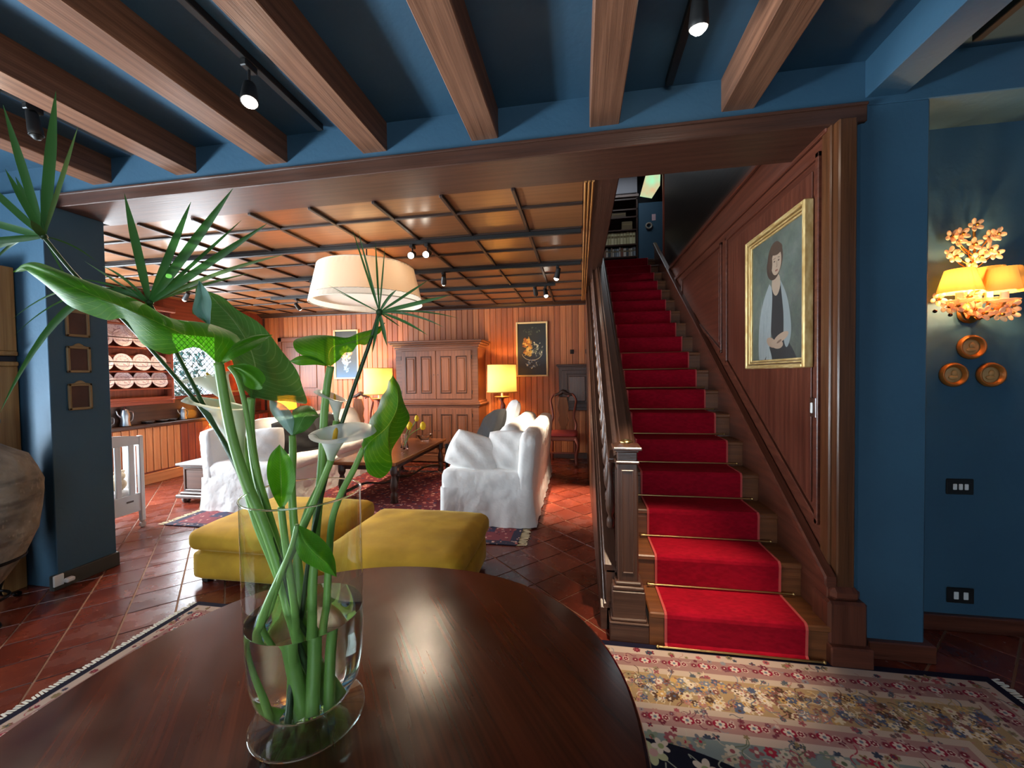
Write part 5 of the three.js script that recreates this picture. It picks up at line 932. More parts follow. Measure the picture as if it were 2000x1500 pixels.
// ───────────────────────── alcove: sconce, medallions, switches ─────────────────────────
const ZA = -2.47;
{
  const P = (px, py, dz) => { const q = onZ(px, py, ZA + dz); return q; };
  const c = P(1900, 610, 0.03), t = thing('crystal_sconce', 'lit crystal flower wall sconce with three pleated shades', 'sconce', [c.x, c.y, ZA]);
  const L = (px, py, dz) => { const q = P(px, py, dz); return V(q.x - c.x, q.y - c.y, dz); };
  const cr = phys({ color: 0xffecd0, transmission: 0.7, roughness: 0.12, ior: 1.5, thickness: 0 }), gilt = std({ color: 0xb07a34, metalness: 0.9, roughness: 0.35 });
  part('back_plate', mv(lathe([[0, 0], [0.05, 0], [0.055, 0.012], [0.03, 0.022], [0, 0.03]], 16).rotateX(PI / 2), 0, 0, 0), gilt, t);
  part('stem', sweep([V(0, -0.02, 0.02), V(0.005, 0.2, 0.03), V(0.0, 0.42, 0.03)], 0.006, 12, 6), gilt, t);
  const shades = [[1874, 570, 0.13, 30], [1931, 566, 0.1, 30], [1962, 568, 0.17, 30]];
  for (const [px, py, dz] of shades) {
    const b = L(px, py, dz), arm = new THREE.Group(); arm.name = 'arm'; t.add(arm);
    part('branch', sweep([V(0, 0, 0.02), V(b.x * 0.5, -0.04, dz * 0.6), V(b.x, b.y - 0.06, dz), V(b.x, b.y - 0.03, dz)], 0.006, 12, 6), gilt, arm);
    part('bobeche', mv(lathe([[0, 0], [0.04, 0.004], [0.055, 0.016], [0.052, 0.018], [0.03, 0.01], [0, 0.008]], 14), b.x, b.y - 0.06, dz), cr, arm);
    part('candle_sleeve', mv(new THREE.CylinderGeometry(0.015, 0.015, 0.05, 10), b.x, b.y - 0.03, dz), std({ color: 0xf2e2c0, roughness: 0.6 }), arm);
    const sh = lathe([[0.082, 0], [0.053, 0.115]], 48); { const p = sh.attributes.position; for (let i = 0; i < p.count; i++) { const a = Math.atan2(p.getZ(i), p.getX(i)), k = 1 + 0.03 * Math.cos(a * 24); p.setX(i, p.getX(i) * k); p.setZ(i, p.getZ(i) * k); } sh.computeVertexNormals(); }
    part('pleated_shade', mv(sh, b.x, b.y - 0.005, dz), lampShade(0xecb458, 0.1), arm);
    part('bulb', mv(new THREE.SphereGeometry(0.016, 10, 8), b.x, b.y + 0.05, dz), glow([1, 0.7, 0.32], 8), arm);
    pointLamp([c.x + b.x, c.y + b.y + 0.05, ZA + dz], [1, 0.55, 0.24], 0.85, 0.6);
  }
  const blossom = (v, r, petals) => { const g = []; for (let k = 0; k < petals; k++) { const s = new THREE.SphereGeometry(r * 0.42, 10, 7); s.scale(1, 0.72, 0.34); const a = k / petals * 2 * PI + v.x * 40; s.rotateZ(a); rotAll(s, [0.35 * Math.sin(a), -0.35 * Math.cos(a), 0]); g.push(mv(s, v.x + Math.cos(a) * r * 0.6, v.y + Math.sin(a) * r * 0.55, v.z + 0.008)); } part('glass_blossom', g, cr, t); part('blossom_heart', mv(new THREE.SphereGeometry(r * 0.2, 8, 6), v.x, v.y, v.z + 0.016), gilt, t); };
  [[1903, 440], [1858, 462], [1876, 458], [1932, 463], [1945, 458], [1900, 478], [1856, 495], [1870, 470], [1930, 488], [1942, 496], [1863, 502], [1912, 502], [1896, 512]].forEach(([px, py], k) => { const v = L(px, py, 0.05 + 0.02 * (k % 3)); blossom(v, 0.038, 5); part('twig', sweep([V(0.003, v.y * 0.75, 0.03), V(v.x * 0.6, v.y * 0.9, 0.04), v], 0.0025, 6, 5), gilt, t); });
  [[1830, 585], [1848, 600], [1866, 598], [1884, 608], [1903, 605], [1920, 612], [1938, 604], [1956, 600], [1974, 598], [1905, 590], [1890, 580], [1952, 615], [1972, 612]].forEach(([px, py], k) => { const v = L(px, py, 0.08 + 0.04 * (k % 3)); blossom(v, 0.04, 5); part('twig', sweep([V(0, 0, 0.03), V(v.x * 0.5, v.y * 0.4 - 0.01, v.z * 0.7), v], 0.0025, 6, 5), gilt, t); });
  [[1826, 608], [1856, 615], [1876, 607], [1957, 607]].forEach(([px, py]) => part('bead', mv(new THREE.SphereGeometry(0.009, 10, 8), ...L(px, py, 0.13).toArray()), std({ color: 0x40160f, roughness: 0.2 }), t));
  // medallions
  [[1897, 678, 'upper round gilt medallion below the sconce', 0.0], [1862, 732, 'lower round gilt medallion nearer the blue pillar', 1], [1935, 732, 'lower round gilt medallion farther from the blue pillar', 2]].forEach(([px, py, l]) => {
    const q = P(px, py, 0.01), m = thing('round_medallion', l, 'medallion', [q.x, q.y, ZA], 0, 'round medallions under the sconce');
    part('rim', lathe([[0.04, 0], [0.06, 0], [0.064, 0.012], [0.058, 0.026], [0.05, 0.026], [0.044, 0.014], [0.04, 0.01]], 28).rotateX(PI / 2), std({ color: 0xa86a2c, roughness: 0.4, metalness: 0.3 }), m);
    part('disc', lathe([[0, 0.012], [0.03, 0.01], [0.044, 0.006], [0.044, 0], [0, 0]], 24).rotateX(PI / 2), std({ color: 0xb08a58, bumpMap: softBump, bumpScale: 0.01, roughness: 0.55 }), m);
    const hd = new THREE.SphereGeometry(0.014, 10, 8); hd.scale(1, 1.25, 0.5); const bd = new THREE.SphereGeometry(0.018, 10, 8); bd.scale(1.2, 0.7, 0.4); part('relief_bust', [mv(hd, 0.002, 0.008, 0.012), mv(bd, -0.002, -0.014, 0.011)], std({ color: 0xb08c55, roughness: 0.5 }), m);
  });
  const q = P(1873, 950, 0), w = thing('switch_plate', 'black switch plate with three white rockers on the alcove wall', 'switch', [q.x, q.y, ZA]);
  part('plate', bx(-0.062, 0.062, -0.042, 0.042, 0, 0.009, 0.004), M.black, w); for (let k = -1; k <= 1; k++) part('rocker', bx(k * 0.026 - 0.009, k * 0.026 + 0.009, -0.016, 0.016, 0.007, 0.014, 0.003), M.white, w);
  const u = P(1874, 1162, 0), o = thing('wall_outlet', 'black outlet plate with two white sockets near the alcove floor', 'socket', [u.x, u.y, ZA]);
  part('plate', bx(-0.062, 0.062, -0.042, 0.042, 0, 0.009, 0.004), M.black, o); for (const k of [-1, 1]) part('socket', bx(k * 0.022 - 0.011, k * 0.022 + 0.011, -0.02, 0.02, 0.007, 0.012, 0.003), M.white, o);
}
// ───────────────────────── pendant lamp ─────────────────────────
{
  const z = -3.4, a = onZ(622, 588, z), b = onZ(819, 600, z), top = onZ(722, 520, z), cx = (a.x + b.x) / 2, y0 = (a.y + b.y) / 2, R = (b.x - a.x) / 2 - 0.01, h = top.y - y0 - 0.02;
  const t = thing('pendant_lamp', 'large cream pleated drum pendant lamp over the sofas', 'lamp', [cx, y0, z]);
  const N = 120, pos = [], idx = [], uv = []; for (let i = 0; i <= 6; i++) for (let j = 0; j <= N; j++) { const f = i / 6, r = (R + (R * 0.85 - R) * f) * (1 + (j % 2 ? 0.011 : -0.011)), an = j / N * 2 * PI; pos.push(Math.cos(an) * r, h * f, Math.sin(an) * r); uv.push(an * r, h * f); }
  for (let i = 0; i < 6; i++) for (let j = 0; j < N; j++) { const p = i * (N + 1) + j; idx.push(p, p + N + 1, p + 1, p + 1, p + N + 1, p + N + 2); }
  const g = new THREE.BufferGeometry(); g.setAttribute('position', new THREE.Float32BufferAttribute(pos, 3)); g.setAttribute('uv', new THREE.Float32BufferAttribute(uv, 2)); g.setIndex(idx); g.computeVertexNormals();
  const m = lampShade(0xf3e3cc, 0.42); part('pleated_shade', keepUV(g), m, t);
  part('diffuser', mv(lathe([[0, 0], [R * 0.985, 0], [R * 0.985, 0.004], [0, 0.004]], 48), 0, 0.05, 0), lampShade(0xf6ead8, 0.5), t);
  part('rim', [mv(new THREE.TorusGeometry(R, 0.005, 6, 64).rotateX(PI / 2), 0, 0, 0), mv(new THREE.TorusGeometry(R * 0.85, 0.005, 6, 64).rotateX(PI / 2), 0, h, 0)], std({ color: 0xe8d8c0, roughness: 0.8 }), t);
  part('cord', mv(new THREE.CylinderGeometry(0.006, 0.006, YC - y0 - h * 0.6, 8), 0, (YC - y0 + h * 0.6) / 2, 0), M.black, t);
  part('bulb', mv(new THREE.SphereGeometry(0.04, 12, 8), 0, h * 0.55, 0), glow([1, 0.72, 0.4], 3), t);
  pointLamp([cx, y0 + h * 0.55, z], [1, 0.6, 0.28], 0.6, 2);
}
// ───────────────────────── track spotlights ─────────────────────────
function spot(label, group, mount, aim, opt) {
  const { r = 0.03, len = 0.1, drop = 0.07, I = 0, angle = 0.5, color = [1, 0.8, 0.56], glowK = 25, name = 'track_spotlight' } = opt;
  const t = thing(name, label, 'spotlight', mount.toArray(), 0, group), j = V(0, -drop, 0), d = aim.clone().sub(mount.clone().add(j)).normalize();
  part('adapter', bx(-0.016, 0.016, -0.03, 0, -0.035, 0.035, 0.004), M.black, t);
  part('arm', mv(new THREE.CylinderGeometry(0.006, 0.006, drop, 8), 0, -drop / 2, 0), M.black, t);
  const q = new THREE.Quaternion().setFromUnitVectors(V(0, -1, 0), d), ori = (g) => { g.applyQuaternion(q); return mv(g, j.x, j.y, j.z); };
  part('head', ori(lathe([[0, len * 0.45], [r * 0.7, len * 0.45], [r * 0.8, len * 0.3], [r, -len * 0.35], [r, -len * 0.55], [r * 0.86, -len * 0.55], [r * 0.84, -len * 0.4], [0, -len * 0.38]], 16)), M.black, t);
  part('lamp_lens', ori(lathe([[0, -len * 0.74], [r * 0.45, -len * 0.72], [r * 0.82, -len * 0.6], [r * 0.84, -len * 0.5], [0, -len * 0.46]], 14)), glow([1, 0.9, 0.74], glowK), t);
  if (I) spotLamp(mount.clone().add(j).addScaledVector(d, len * 0.62), aim, color, I, angle, 0.7, 1);
}
{
  const YT = YH - 0.035;
  for (const [x, z1, l] of [[-1.465, -2.13, 'black spotlight track between the hall beams over the table'], [0.45, -2.13, 'black spotlight track between the hall beams before the stairs'], [-2.78, -2.13, 'black spotlight track between the hall beams near the blue pier'], [1.72, -2.1, 'black track on the alcove side of the blue plastered beam']])
    single('hall_track', bx(x - 0.018, x + 0.018, YT, YH, z1, 1.2, 0.003), M.black, l, 'light track', 'spotlight tracks on the hall ceiling');
  const G = 'hall ceiling spotlights';
  spot('lit black spotlight on the track over the table', G, V(-1.465, YT, -1.62), V(-0.9, 0, -0.9), { r: 0.036, len: 0.1, drop: 0.13, I: 7, angle: 0.55, glowK: 60 });
  spot('lit black spotlight shining on the foot of the stairs', G, V(0.45, YT, -1.62), V(0.5, 0.1, -2.2), { r: 0.036, len: 0.1, drop: 0.08, I: 26, angle: 0.27, glowK: 60 });
  spot('lit black spotlight over the papyrus near the blue pier', G, V(-2.78, YT, -1.5), V(-1.9, 0.8, -0.6), { r: 0.034, len: 0.12, drop: 0.1, I: 5, angle: 0.5, glowK: 60 });
  spot('unlit grey spotlight near the blue pier', G, V(-2.78, YT, -1.66), V(-2.6, 0.2, -1.9), { r: 0.03, len: 0.12, drop: 0.08, glowK: 0 });
  const g2 = 'living room ceiling spotlights', YL = YC - 0.05;
  const list = [[803, 500, -3.265, [-0.9, 0.9, 0.2], 4, 0.4, 'left one of the paired spotlights behind the pendant lamp'], [833, 498, -3.265, [-1.0, 0.8, 0.4], 4, 0.4, 'right one of the paired spotlights behind the pendant lamp'], [865, 548, -4.205, [-2.2, 0.9, -6.07], 30, 0.45, 'spotlight in front of the armoire on the middle track'], [1089, 535, -4.205, [-0.72, 0.6, -4.5], 32, 0.38, 'spotlight aimed at the white sofa by the stairs'], [1045, 570, -5.145, [-0.4, 1.0, -6.5], 0, 0.4, 'unlit spotlight beside the one over the tiled passage'], [1065, 572, -5.145, [-0.05, 0, -4.35], 100, 0.3, 'spotlight lighting the tiled passage by the stairs'], [607, 565, -4.205, [-3.2, 0.5, -4.6], 26, 0.5, 'spotlight left of the pendant on the middle track'], [578, 600, -5.145, [-4.1, 1.5, -6.6], 26, 0.5, 'spotlight near the flower painting by the rear door'], [360, 580, -4.205, [-5.8, 1.3, -4.4], 5, 0.5, 'spotlight aimed at the plate dresser'], [322, 533, -3.265, [-2.6, 0.4, -2.4], 12, 0.5, 'bright spotlight seen through the papyrus leaves']];
  for (const [px, py, z, aim, I, an, l] of list) { const q = onZ(px, py, z + 0.03); spot(l, g2, V(q.x, YL, z), V(...aim), { r: 0.03, len: 0.11, drop: Math.max(0.04, YL - q.y - 0.02), I, angle: an, glowK: I ? 22 : 0 }); }
}
// ───────────────────────── upper landing: bookcase, books, ornaments ─────────────────────────
{
  const zb = -8.4, zf = -8.1, P = (px, py, z) => onZ(px, py, z);
  const xr = P(1246, 450, zf).x, xl = 0.2, t = thing('landing_bookcase', 'tall dark bookcase at the head of the stairs', 'bookcase', [0, 0, 0]);
  const ys = [510, 500.5, 476.5, 448, 423, 408].map((py) => P(1220, py, zf).y); ys.push(P(1220, 388, zf).y);
  part('side', [bx(xl, xl + 0.03, 18 * RISE, ys[6] + 0.1, zb, zf, 0.003), bx(xr - 0.03, xr, 18 * RISE, ys[6] + 0.1, zb, zf, 0.003)], M.darkWood, t);
  for (const y of ys) part('shelf', bx(xl, xr, y - 0.03, y, zb, zf, 0.003), M.darkWood, t);
  part('back', bx(xl, xr, 18 * RISE, ys[6], zb, zb + 0.02, 0.002), M.darkWood, t);
  const cream = [0xb9b08a, 0xc6bd98, 0xada37c].map((c) => std({ color: c, roughness: 0.8 })), mix = [0x8f9aa4, 0x6a7076, 0xb6b2aa, 0x9a8a78, 0x3f474e, 0xc2bcb2, 0x7c4c3c, 0xa9a3a0].map((c) => std({ color: c, roughness: 0.75 }));
  const book = (x, y, w, h, mat, l, g) => { const b = thing('book', l, 'book', [x + w / 2, y, zf - 0.12], 0, g); part('cover', bx(-w / 2, w / 2, 0, h, -0.1, 0.09, 0.004), mat, b); part('spine_label', bx(-w / 2 + 0.004, w / 2 - 0.004, h * 0.55, h * 0.72, 0.089, 0.0925, 0.001), std({ color: 0x6b5a34, roughness: 0.7 }), b); };
  for (let k = 0; k < 13; k++) book(xr - 0.04 - 0.058 * (k + 1), ys[2], 0.054, 0.235 + 0.004 * (k % 3), cream[k % 3], ORD[k + 1] + ' cream volume of the matching set, counted from the blue landing wall', 'matching cream volumes upstairs');
  { let x = xr - 0.04, k = 0; while (x > xl + 0.1) { const w = 0.025 + 0.03 * rnd(); x -= w + 0.002; book(x, ys[1], w, 0.15 + 0.05 * rnd(), mix[k % 8], ORD[k + 1] + ' grey toned book from the blue wall on the low landing shelf', 'mixed books upstairs'); k++; } }
  book(xr - 0.3, ys[3] + 0.0, 0.2, 0.16, std({ color: 0x5b4a2c, roughness: 0.7 }), 'olive brown box volume on the upper landing shelf', undefined); book(xr - 0.62, ys[4], 0.4, 0.1, std({ color: 0x4a3a26, roughness: 0.7 }), 'dark brown folio lying on the top landing shelf', undefined);
  const x2 = xr + 0.01, bl = struct('wall_landing_blue', bx(x2, x2 + 0.55, 18 * RISE, P(1270, 395, -8.05).y, -8.4, -8.05, 0.004), M.bluePaint, 'narrow blue wall beside the landing bookcase');
  const q = P(1267.5, 441, -8.03), rg = thing('wall_ring', 'pale round ring ornament on the blue landing wall', 'ornament', [q.x, q.y, -8.05]); part('ring', mv(new THREE.TorusGeometry(0.05, 0.018, 10, 24), 0, 0, 0.016), std({ color: 0x8c857a, roughness: 0.6 }), rg);
  const n = P(1277, 424, -8.04), nt = thing('paper_note', 'small pinkish paper note on the blue landing wall', 'note', [n.x, n.y, -8.05]); part('sheet', bx(-0.035, 0.035, -0.06, 0.06, 0.0, 0.004, 0.001), std({ color: 0xc9a9b0, roughness: 0.9 }), nt);
  const o = P(1284, 490, -7.2), lf = thing('white_leaf_ornament', 'white curled leaf ornament at the head of the stairs', 'ornament', [o.x, 18 * RISE, -7.2]); part('base', lathe([[0, 0], [0.06, 0], [0.05, 0.03], [0.02, 0.05], [0, 0.05]], 12), M.white, lf); for (let k = 0; k < 4; k++) part('leaf', sweep([[0, 0.04, 0], [-0.03 + 0.02 * k, 0.2, 0.01 * k], [0.03 * k - 0.02, 0.36 - 0.03 * k, 0.02 * k]], (s) => 0.016 * (1 - s * 0.8), 10, 6, 0.4), M.white, lf);
  const pw = thing('wooden_partition', 'red brown wooden partition beside the slanted roof light', 'partition', [0, 0, 0]), a = P(1297, 335, -7.9), b = P(1330, 430, -7.9); part('board', bx(a.x, a.x + 0.5, 18 * RISE, 5.29, -7.95, -7.9, 0.004), M.redWood, pw); part('stile', bx(a.x - 0.03, a.x + 0.05, 18 * RISE, 5.29, -7.92, -7.87, 0.004), M.redWood, pw);
  // rear landing window with trees and roofs behind it, seen as a slanted bright pane
  const wz = -8.02, wp = [[1262, 339], [1290, 336], [1289, 362], [1273, 387], [1250, 383]].map(([x, y]) => { const r = P(x, y, wz); return [r.x, r.y]; });
  const ww = struct('window_5', prism(wp.map(([x, y]) => [x + (x - 1.35) * 0.04, y]), wz - 0.03, wz - 0.012, 'z', 0.002), M.black, 'slanted roof light at the head of the stairs');
  const pane = prism(wp, wz - 0.012, wz, 'z', 0.001);
  part('pane', pane, std({ color: 0x000000, emissive: 0xffffff, emissiveMap: tex(128, 128, (u, v) => { const f = fbm(u, v, 2, 2, 4), s = cl(f * 3 - 1.0); return mixc([214, 160, 122], [150, 226, 178], s); }, true, [1.3, 1.3]), emissiveIntensity: 1.1, roughness: 0.2 }), ww);
  const pg = P(1225, 355, -8.06); const rl = thing('white_paper_roll', 'grey white papers on top of the landing bookcase', 'papers', [pg.x, ys[6], -8.2]); part('sheet', [bx(-0.25, 0.2, 0.12, 0.5, -0.05, 0.05, 0.006)], std({ color: 0x9a9aa2, roughness: 0.8 }), rl); part('sheet', [bx(-0.25, 0.22, 0.02, 0.07, -0.05, 0.12, 0.006)], std({ color: 0x8f7f7a, roughness: 0.8 }), rl);
}
// ───────────────────────── vase with calla lilies and papyrus ─────────────────────────
const VX = -0.513, VZ = -0.665, VY = 0.76, D0 = 0.752;
{
  const t = thing('glass_vase', 'tall clear footed glass vase on the round table', 'vase', [VX, VY, VZ]);
  const bowl = [[0.0, 0.03], [0.03, 0.03], [0.058, 0.034], [0.078, 0.046], [0.091, 0.07], [0.097, 0.105], [0.1, 0.16], [0.101, 0.25], [0.101, 0.425]];
  part('bowl', lathe(bowl, 64), M.glass, t);
  part('rim', mv(new THREE.TorusGeometry(0.101, 0.0017, 8, 72).rotateX(PI / 2), 0, 0.425, 0), M.glassSolid, t);
  part('foot', lathe([[0, 0.0005], [0.09, 0.0005], [0.099, 0.002], [0.1, 0.005], [0.096, 0.007], [0.06, 0.01], [0.032, 0.016], [0.024, 0.023], [0.03, 0.0295], [0.0, 0.0295]], 64), M.glass, t);
  const wt = thing('vase_water', 'clear water filling the lower half of the glass vase', 'water', [VX, VY, VZ]);
  part('water_body', lathe([[0, 0.0315], [0.03, 0.0315], [0.057, 0.0355], [0.0765, 0.0475], [0.0895, 0.071], [0.0955, 0.106], [0.0985, 0.16], [0.0992, 0.2], [0.0985, 0.201], [0, 0.2005]], 64), M.water, wt);
}
const leafTex = (a, b, vein) => canvasTex(512, 256, (c, w, h) => {
  c.fillStyle = a; c.fillRect(0, 0, w, h); let sd = 31; const R = () => { sd = (sd * 1664525 + 1013904223) >>> 0; return sd / 4294967296; };
  for (let k = 0; k < 400; k++) { c.globalAlpha = 0.07; c.fillStyle = b; c.beginPath(); c.ellipse(R() * w, R() * h, 10 + R() * 40, 4 + R() * 12, 0, 0, 6.3); c.fill(); }
  c.globalAlpha = 0.5; c.strokeStyle = vein; c.lineWidth = 1.3;
  for (let k = 0; k < 26; k++) for (const s of [-1, 1]) { const x = k / 26 * w; c.beginPath(); c.moveTo(x, h / 2); c.quadraticCurveTo(x + 40, h / 2 + s * h * 0.3, x + 110, h / 2 + s * h * 0.52); c.stroke(); }
  c.globalAlpha = 0.8; c.lineWidth = 4; c.beginPath(); c.moveTo(0, h / 2); c.lineTo(w, h / 2); c.stroke(); c.globalAlpha = 1;
});
const lt = leafTex('#569f12', '#40880c', '#a2d050'), lt2 = leafTex('#56903f', '#64a04c', '#9cc486');
const LEAF = phys({ map: lt, roughness: 0.5, specularIntensity: 0.35, transmission: 0.48, thickness: 0, bumpMap: grainBump, bumpScale: 0.0003 });
const LEAF2 = phys({ map: lt2, roughness: 0.5, specularIntensity: 0.4, transmission: 0.36, thickness: 0, bumpMap: grainBump, bumpScale: 0.0003 });
const STEM = std({ color: 0x80ab52, roughness: 0.42 }), STEM2 = std({ color: 0x2f4a22, roughness: 0.45 }), BLADE = phys({ color: 0x3f7434, roughness: 0.42, transmission: 0.2, thickness: 0 }), BLADE2 = phys({ color: 0x6f8f4a, roughness: 0.45, transmission: 0.25, thickness: 0 });
const LEAFP = phys({ map: leafTex('#a9d0c9', '#93bdb6', '#cfe6e0'), roughness: 0.5, transmission: 0.3, thickness: 0 });
const SPATHE = phys({ map: tex(256, 256, (u, v) => mixc([244, 246, 236], [206, 220, 182], cl(1.1 - v * 2.2 + 0.3 * fbm(u, v, 8, 8, 3)))), roughness: 0.5, transmission: 0.22, thickness: 0 });
const SPADIX = std({ color: 0xd9a51f, bumpMap: softBump, bumpScale: 0.004, roughness: 0.7 });
// points as [px, py, depth offset]
const W3 = (list, d = 0) => list.map(([x, y, o = 0]) => at(x, y, D0 + d + o));
const crv = (list) => new THREE.CatmullRomCurve3(list, false, 'centripetal');
// blade lofted over left edge, midrib and right edge, with thickness and gentle waves
function blade(left, mid, right, opt = {}) {
  const { nU = 40, nV = 7, cup = 0.012, wave = 0.0, th = 0.0007, nw = 5 } = opt, cL = crv(left), cM = crv(mid), cR = crv(right), P = [], UV = [];
  for (let i = 0; i <= nU; i++) {
    const t = i / nU, a = cL.getPoint(t), m = cM.getPoint(t), b = cR.getPoint(t), tan = cM.getTangent(t), wd = a.distanceTo(b);
    let nrm = new THREE.Vector3().crossVectors(b.clone().sub(a), tan).normalize(); if (!isFinite(nrm.x) || wd < 1e-5) nrm = V(0, 0, 1);
    for (let j = -nV; j <= nV; j++) {
      const s = Math.abs(j) / nV, e = j < 0 ? a : b, p = m.clone().lerp(e, s), w = m.distanceTo(e);
      const bulge = cup * Math.sin(s * PI) * Math.min(1, w / 0.05) + wave * Math.sin(t * nw * 2 * PI + (j < 0 ? 0 : 1.3)) * s * s;
      P.push(p.addScaledVector(nrm, bulge)); UV.push(t, 0.5 + j / nV * 0.5);
    }
  }
  const w = 2 * nV + 1, idx = []; for (let i = 0; i < nU; i++) for (let j = 0; j < w - 1; j++) { const a = i * w + j; idx.push(a, a + w, a + 1, a + 1, a + w, a + w + 1); }
  const g = new THREE.BufferGeometry(); g.setAttribute('position', new THREE.Float32BufferAttribute(P.flatMap((p) => p.toArray()), 3)); g.setAttribute('uv', new THREE.Float32BufferAttribute(UV, 2)); g.setIndex(idx); g.computeVertexNormals();
  return keepUV(g);
}
const bottom = (dx, dz) => V(VX + dx, VY + 0.045, VZ + dz);
function stem(pts, r0, r1, end, nSeg = 40) { return sweep(end ? [...pts, end] : pts, (t) => r0 + (r1 - r0) * t, nSeg, 10); }
const cA = (X, Y, o) => [20 + X / 4.545, 480 + Y / 4.545, o], cB = (X, Y, o) => [320 + X / 5, 540 + Y / 5, o], cC = (X, Y, o) => [560 + X / 3.75, 560 + Y / 3.75, o], cD = (X, Y, o) => [380 + X / 3.846, 680 + Y / 3.846, o], cE = (X, Y, o) => [300 + X / 2.857, 850 + Y / 2.857, o];
const GB = 'calla leaves in the vase', GF = 'calla flowers in the vase', GP = 'papyrus stems in the vase';

{ // long arrow leaf reaching left
  const t = thing('calla_leaf', 'long bright green arrow leaf reaching towards the dark pier', 'leaf', [0, 0, 0], 0, GB);
  const mid = W3([cA(1850, 1040, 0), cA(1660, 860, -0.02), cA(1330, 690, -0.03), cA(1000, 545, -0.03), cA(620, 390, -0.02), cA(330, 250, 0), cA(140, 185, 0.02), cA(40, 235, 0.03)]);
  const up = W3([cA(1870, 1030, 0.01), cA(2050, 830, 0.05), cA(1760, 700, 0.07), cA(1500, 690, 0.06), cA(1250, 560, 0.05), cA(1000, 430, 0.045), cA(620, 295, 0.03), cA(400, 200, 0.03), cA(240, 150, 0.03), cA(110, 165, 0.03), cA(40, 235, 0.03)]);
  const lo = W3([cA(1830, 1040, 0), cA(1640, 900, -0.02), cA(1400, 960, -0.03), cA(1200, 900, -0.03), cA(1110, 770, -0.02), cA(1010, 660, -0.02), cA(850, 648, -0.02), cA(600, 575, -0.02), cA(420, 450, 0), cA(290, 320, 0.02), cA(190, 222, 0.02), cA(40, 235, 0.03)]);
  part('leaf_blade', blade(lo, mid, up, { cup: 0.012, wave: 0.003 }), LEAF, t);
  part('lobe', blade(W3([cA(1850, 1050, 0), cA(2010, 860, 0.02), cA(2190, 790, 0.05), cA(2330, 790, 0.07)]), W3([cA(1860, 1050, 0), cA(1960, 930, 0.0), cA(2120, 850, 0.03), cA(2330, 790, 0.07)]), W3([cA(1870, 1055, 0), cA(1990, 1000, -0.01), cA(2180, 900, 0.02), cA(2330, 790, 0.07)]), { nU: 16, nV: 4, cup: 0.004 }), LEAF, t);
  part('stalk', stem(W3([cA(1850, 1040, 0), [432, 740, 0], [442, 800, 0], [455, 860, 0.0], [480, 940, 0.0], [510, 1010, 0.0], [545, 1110, 0.0], [570, 1220, -0.01]]), 0.0085, 0.0098, bottom(0.005, 0.02)), STEM, t);
}
{ // large dark leaf behind
  const t = thing('calla_leaf', 'broad dark green leaf with pale curled tip behind the arrow leaf', 'leaf', [0, 0, 0], 0, GB), k = 0.05;
  const mid = W3([cB(855, 1185, 0), cB(900, 960, 0.05), cB(850, 720, 0.06), cB(690, 440, 0.07), cB(500, 230, 0.07), cB(345, 45, 0.06)], k);
  const rt = W3([cB(870, 1190, 0), cB(1130, 1205, 0.02), cB(1390, 1245, 0.06), cB(1335, 1030, 0.1), cB(1180, 740, 0.12), cB(900, 445, 0.12), cB(650, 262, 0.1), cB(440, 140, 0.08), cB(345, 45, 0.06)], k);
  const lf = W3([cB(845, 1185, 0), cB(760, 1080, 0), cB(690, 900, 0), cB(600, 640, 0), cB(480, 480, 0.0), cB(385, 435, 0.0), cB(290, 345, 0.0), cB(302, 215, 0.02), cB(345, 45, 0.06)], k);
  part('leaf_blade', blade(lf, mid, rt, { cup: -0.012, wave: 0.004 }), LEAF2, t);
  part('curled_edge', blade(W3([cB(345, 40, 0), cB(302, 210, -0.01), cB(284, 345, -0.01), cB(390, 440, 0), cB(452, 470, 0.01)], k), W3([cB(345, 40, 0.01), cB(370, 200, 0.02), cB(375, 300, 0.02), cB(410, 400, 0.02), cB(452, 470, 0.01)], k), W3([cB(345, 40, 0), cB(430, 150, 0.01), cB(466, 250, 0), cB(458, 360, 0), cB(452, 470, 0.01)], k), { nU: 20, nV: 4, cup: 0.006 }), LEAFP, t, 'pale blue green underside of the curled leaf tip');
  part('stalk', stem(W3([cB(855, 1185, 0.05), [489, 800, 0.05], [490, 850, 0.045], [502, 930, 0.03], [522, 1000, 0.03], [552, 1100, 0.03], [585, 1220, 0.02]]), 0.0075, 0.0092, bottom(0.02, -0.01)), STEM, t);
}
{ // curled rounded leaf in front of it
  const t = thing('calla_leaf', 'small rounded curled leaf in front of the broad dark leaf', 'leaf', [0, 0, 0], 0, GB), k = -0.01;
  const mid = W3([cB(640, 880, 0), cB(760, 910, -0.01), cB(870, 980, -0.01), cB(960, 1060, 0)], k), a = W3([cB(640, 870, 0), cB(790, 850, 0), cB(930, 905, 0), cB(995, 1000, 0), cB(960, 1060, 0)], k), b = W3([cB(645, 890, 0), cB(760, 985, 0.01), cB(785, 1060, 0.01), cB(860, 1100, 0.01), cB(960, 1095, 0), cB(960, 1060, 0)], k);
  part('leaf_blade', blade(b, mid, a, { nU: 20, cup: 0.008 }), LEAF, t);
  part('stalk', stem(W3([cB(640, 880, -0.01), [462, 735, -0.01], [476, 780, 0], [492, 870, 0.01], [515, 975, 0.02], [560, 1120, 0.02], [580, 1240, 0.02]]), 0.004, 0.006, bottom(-0.01, -0.02)), STEM, t);
}
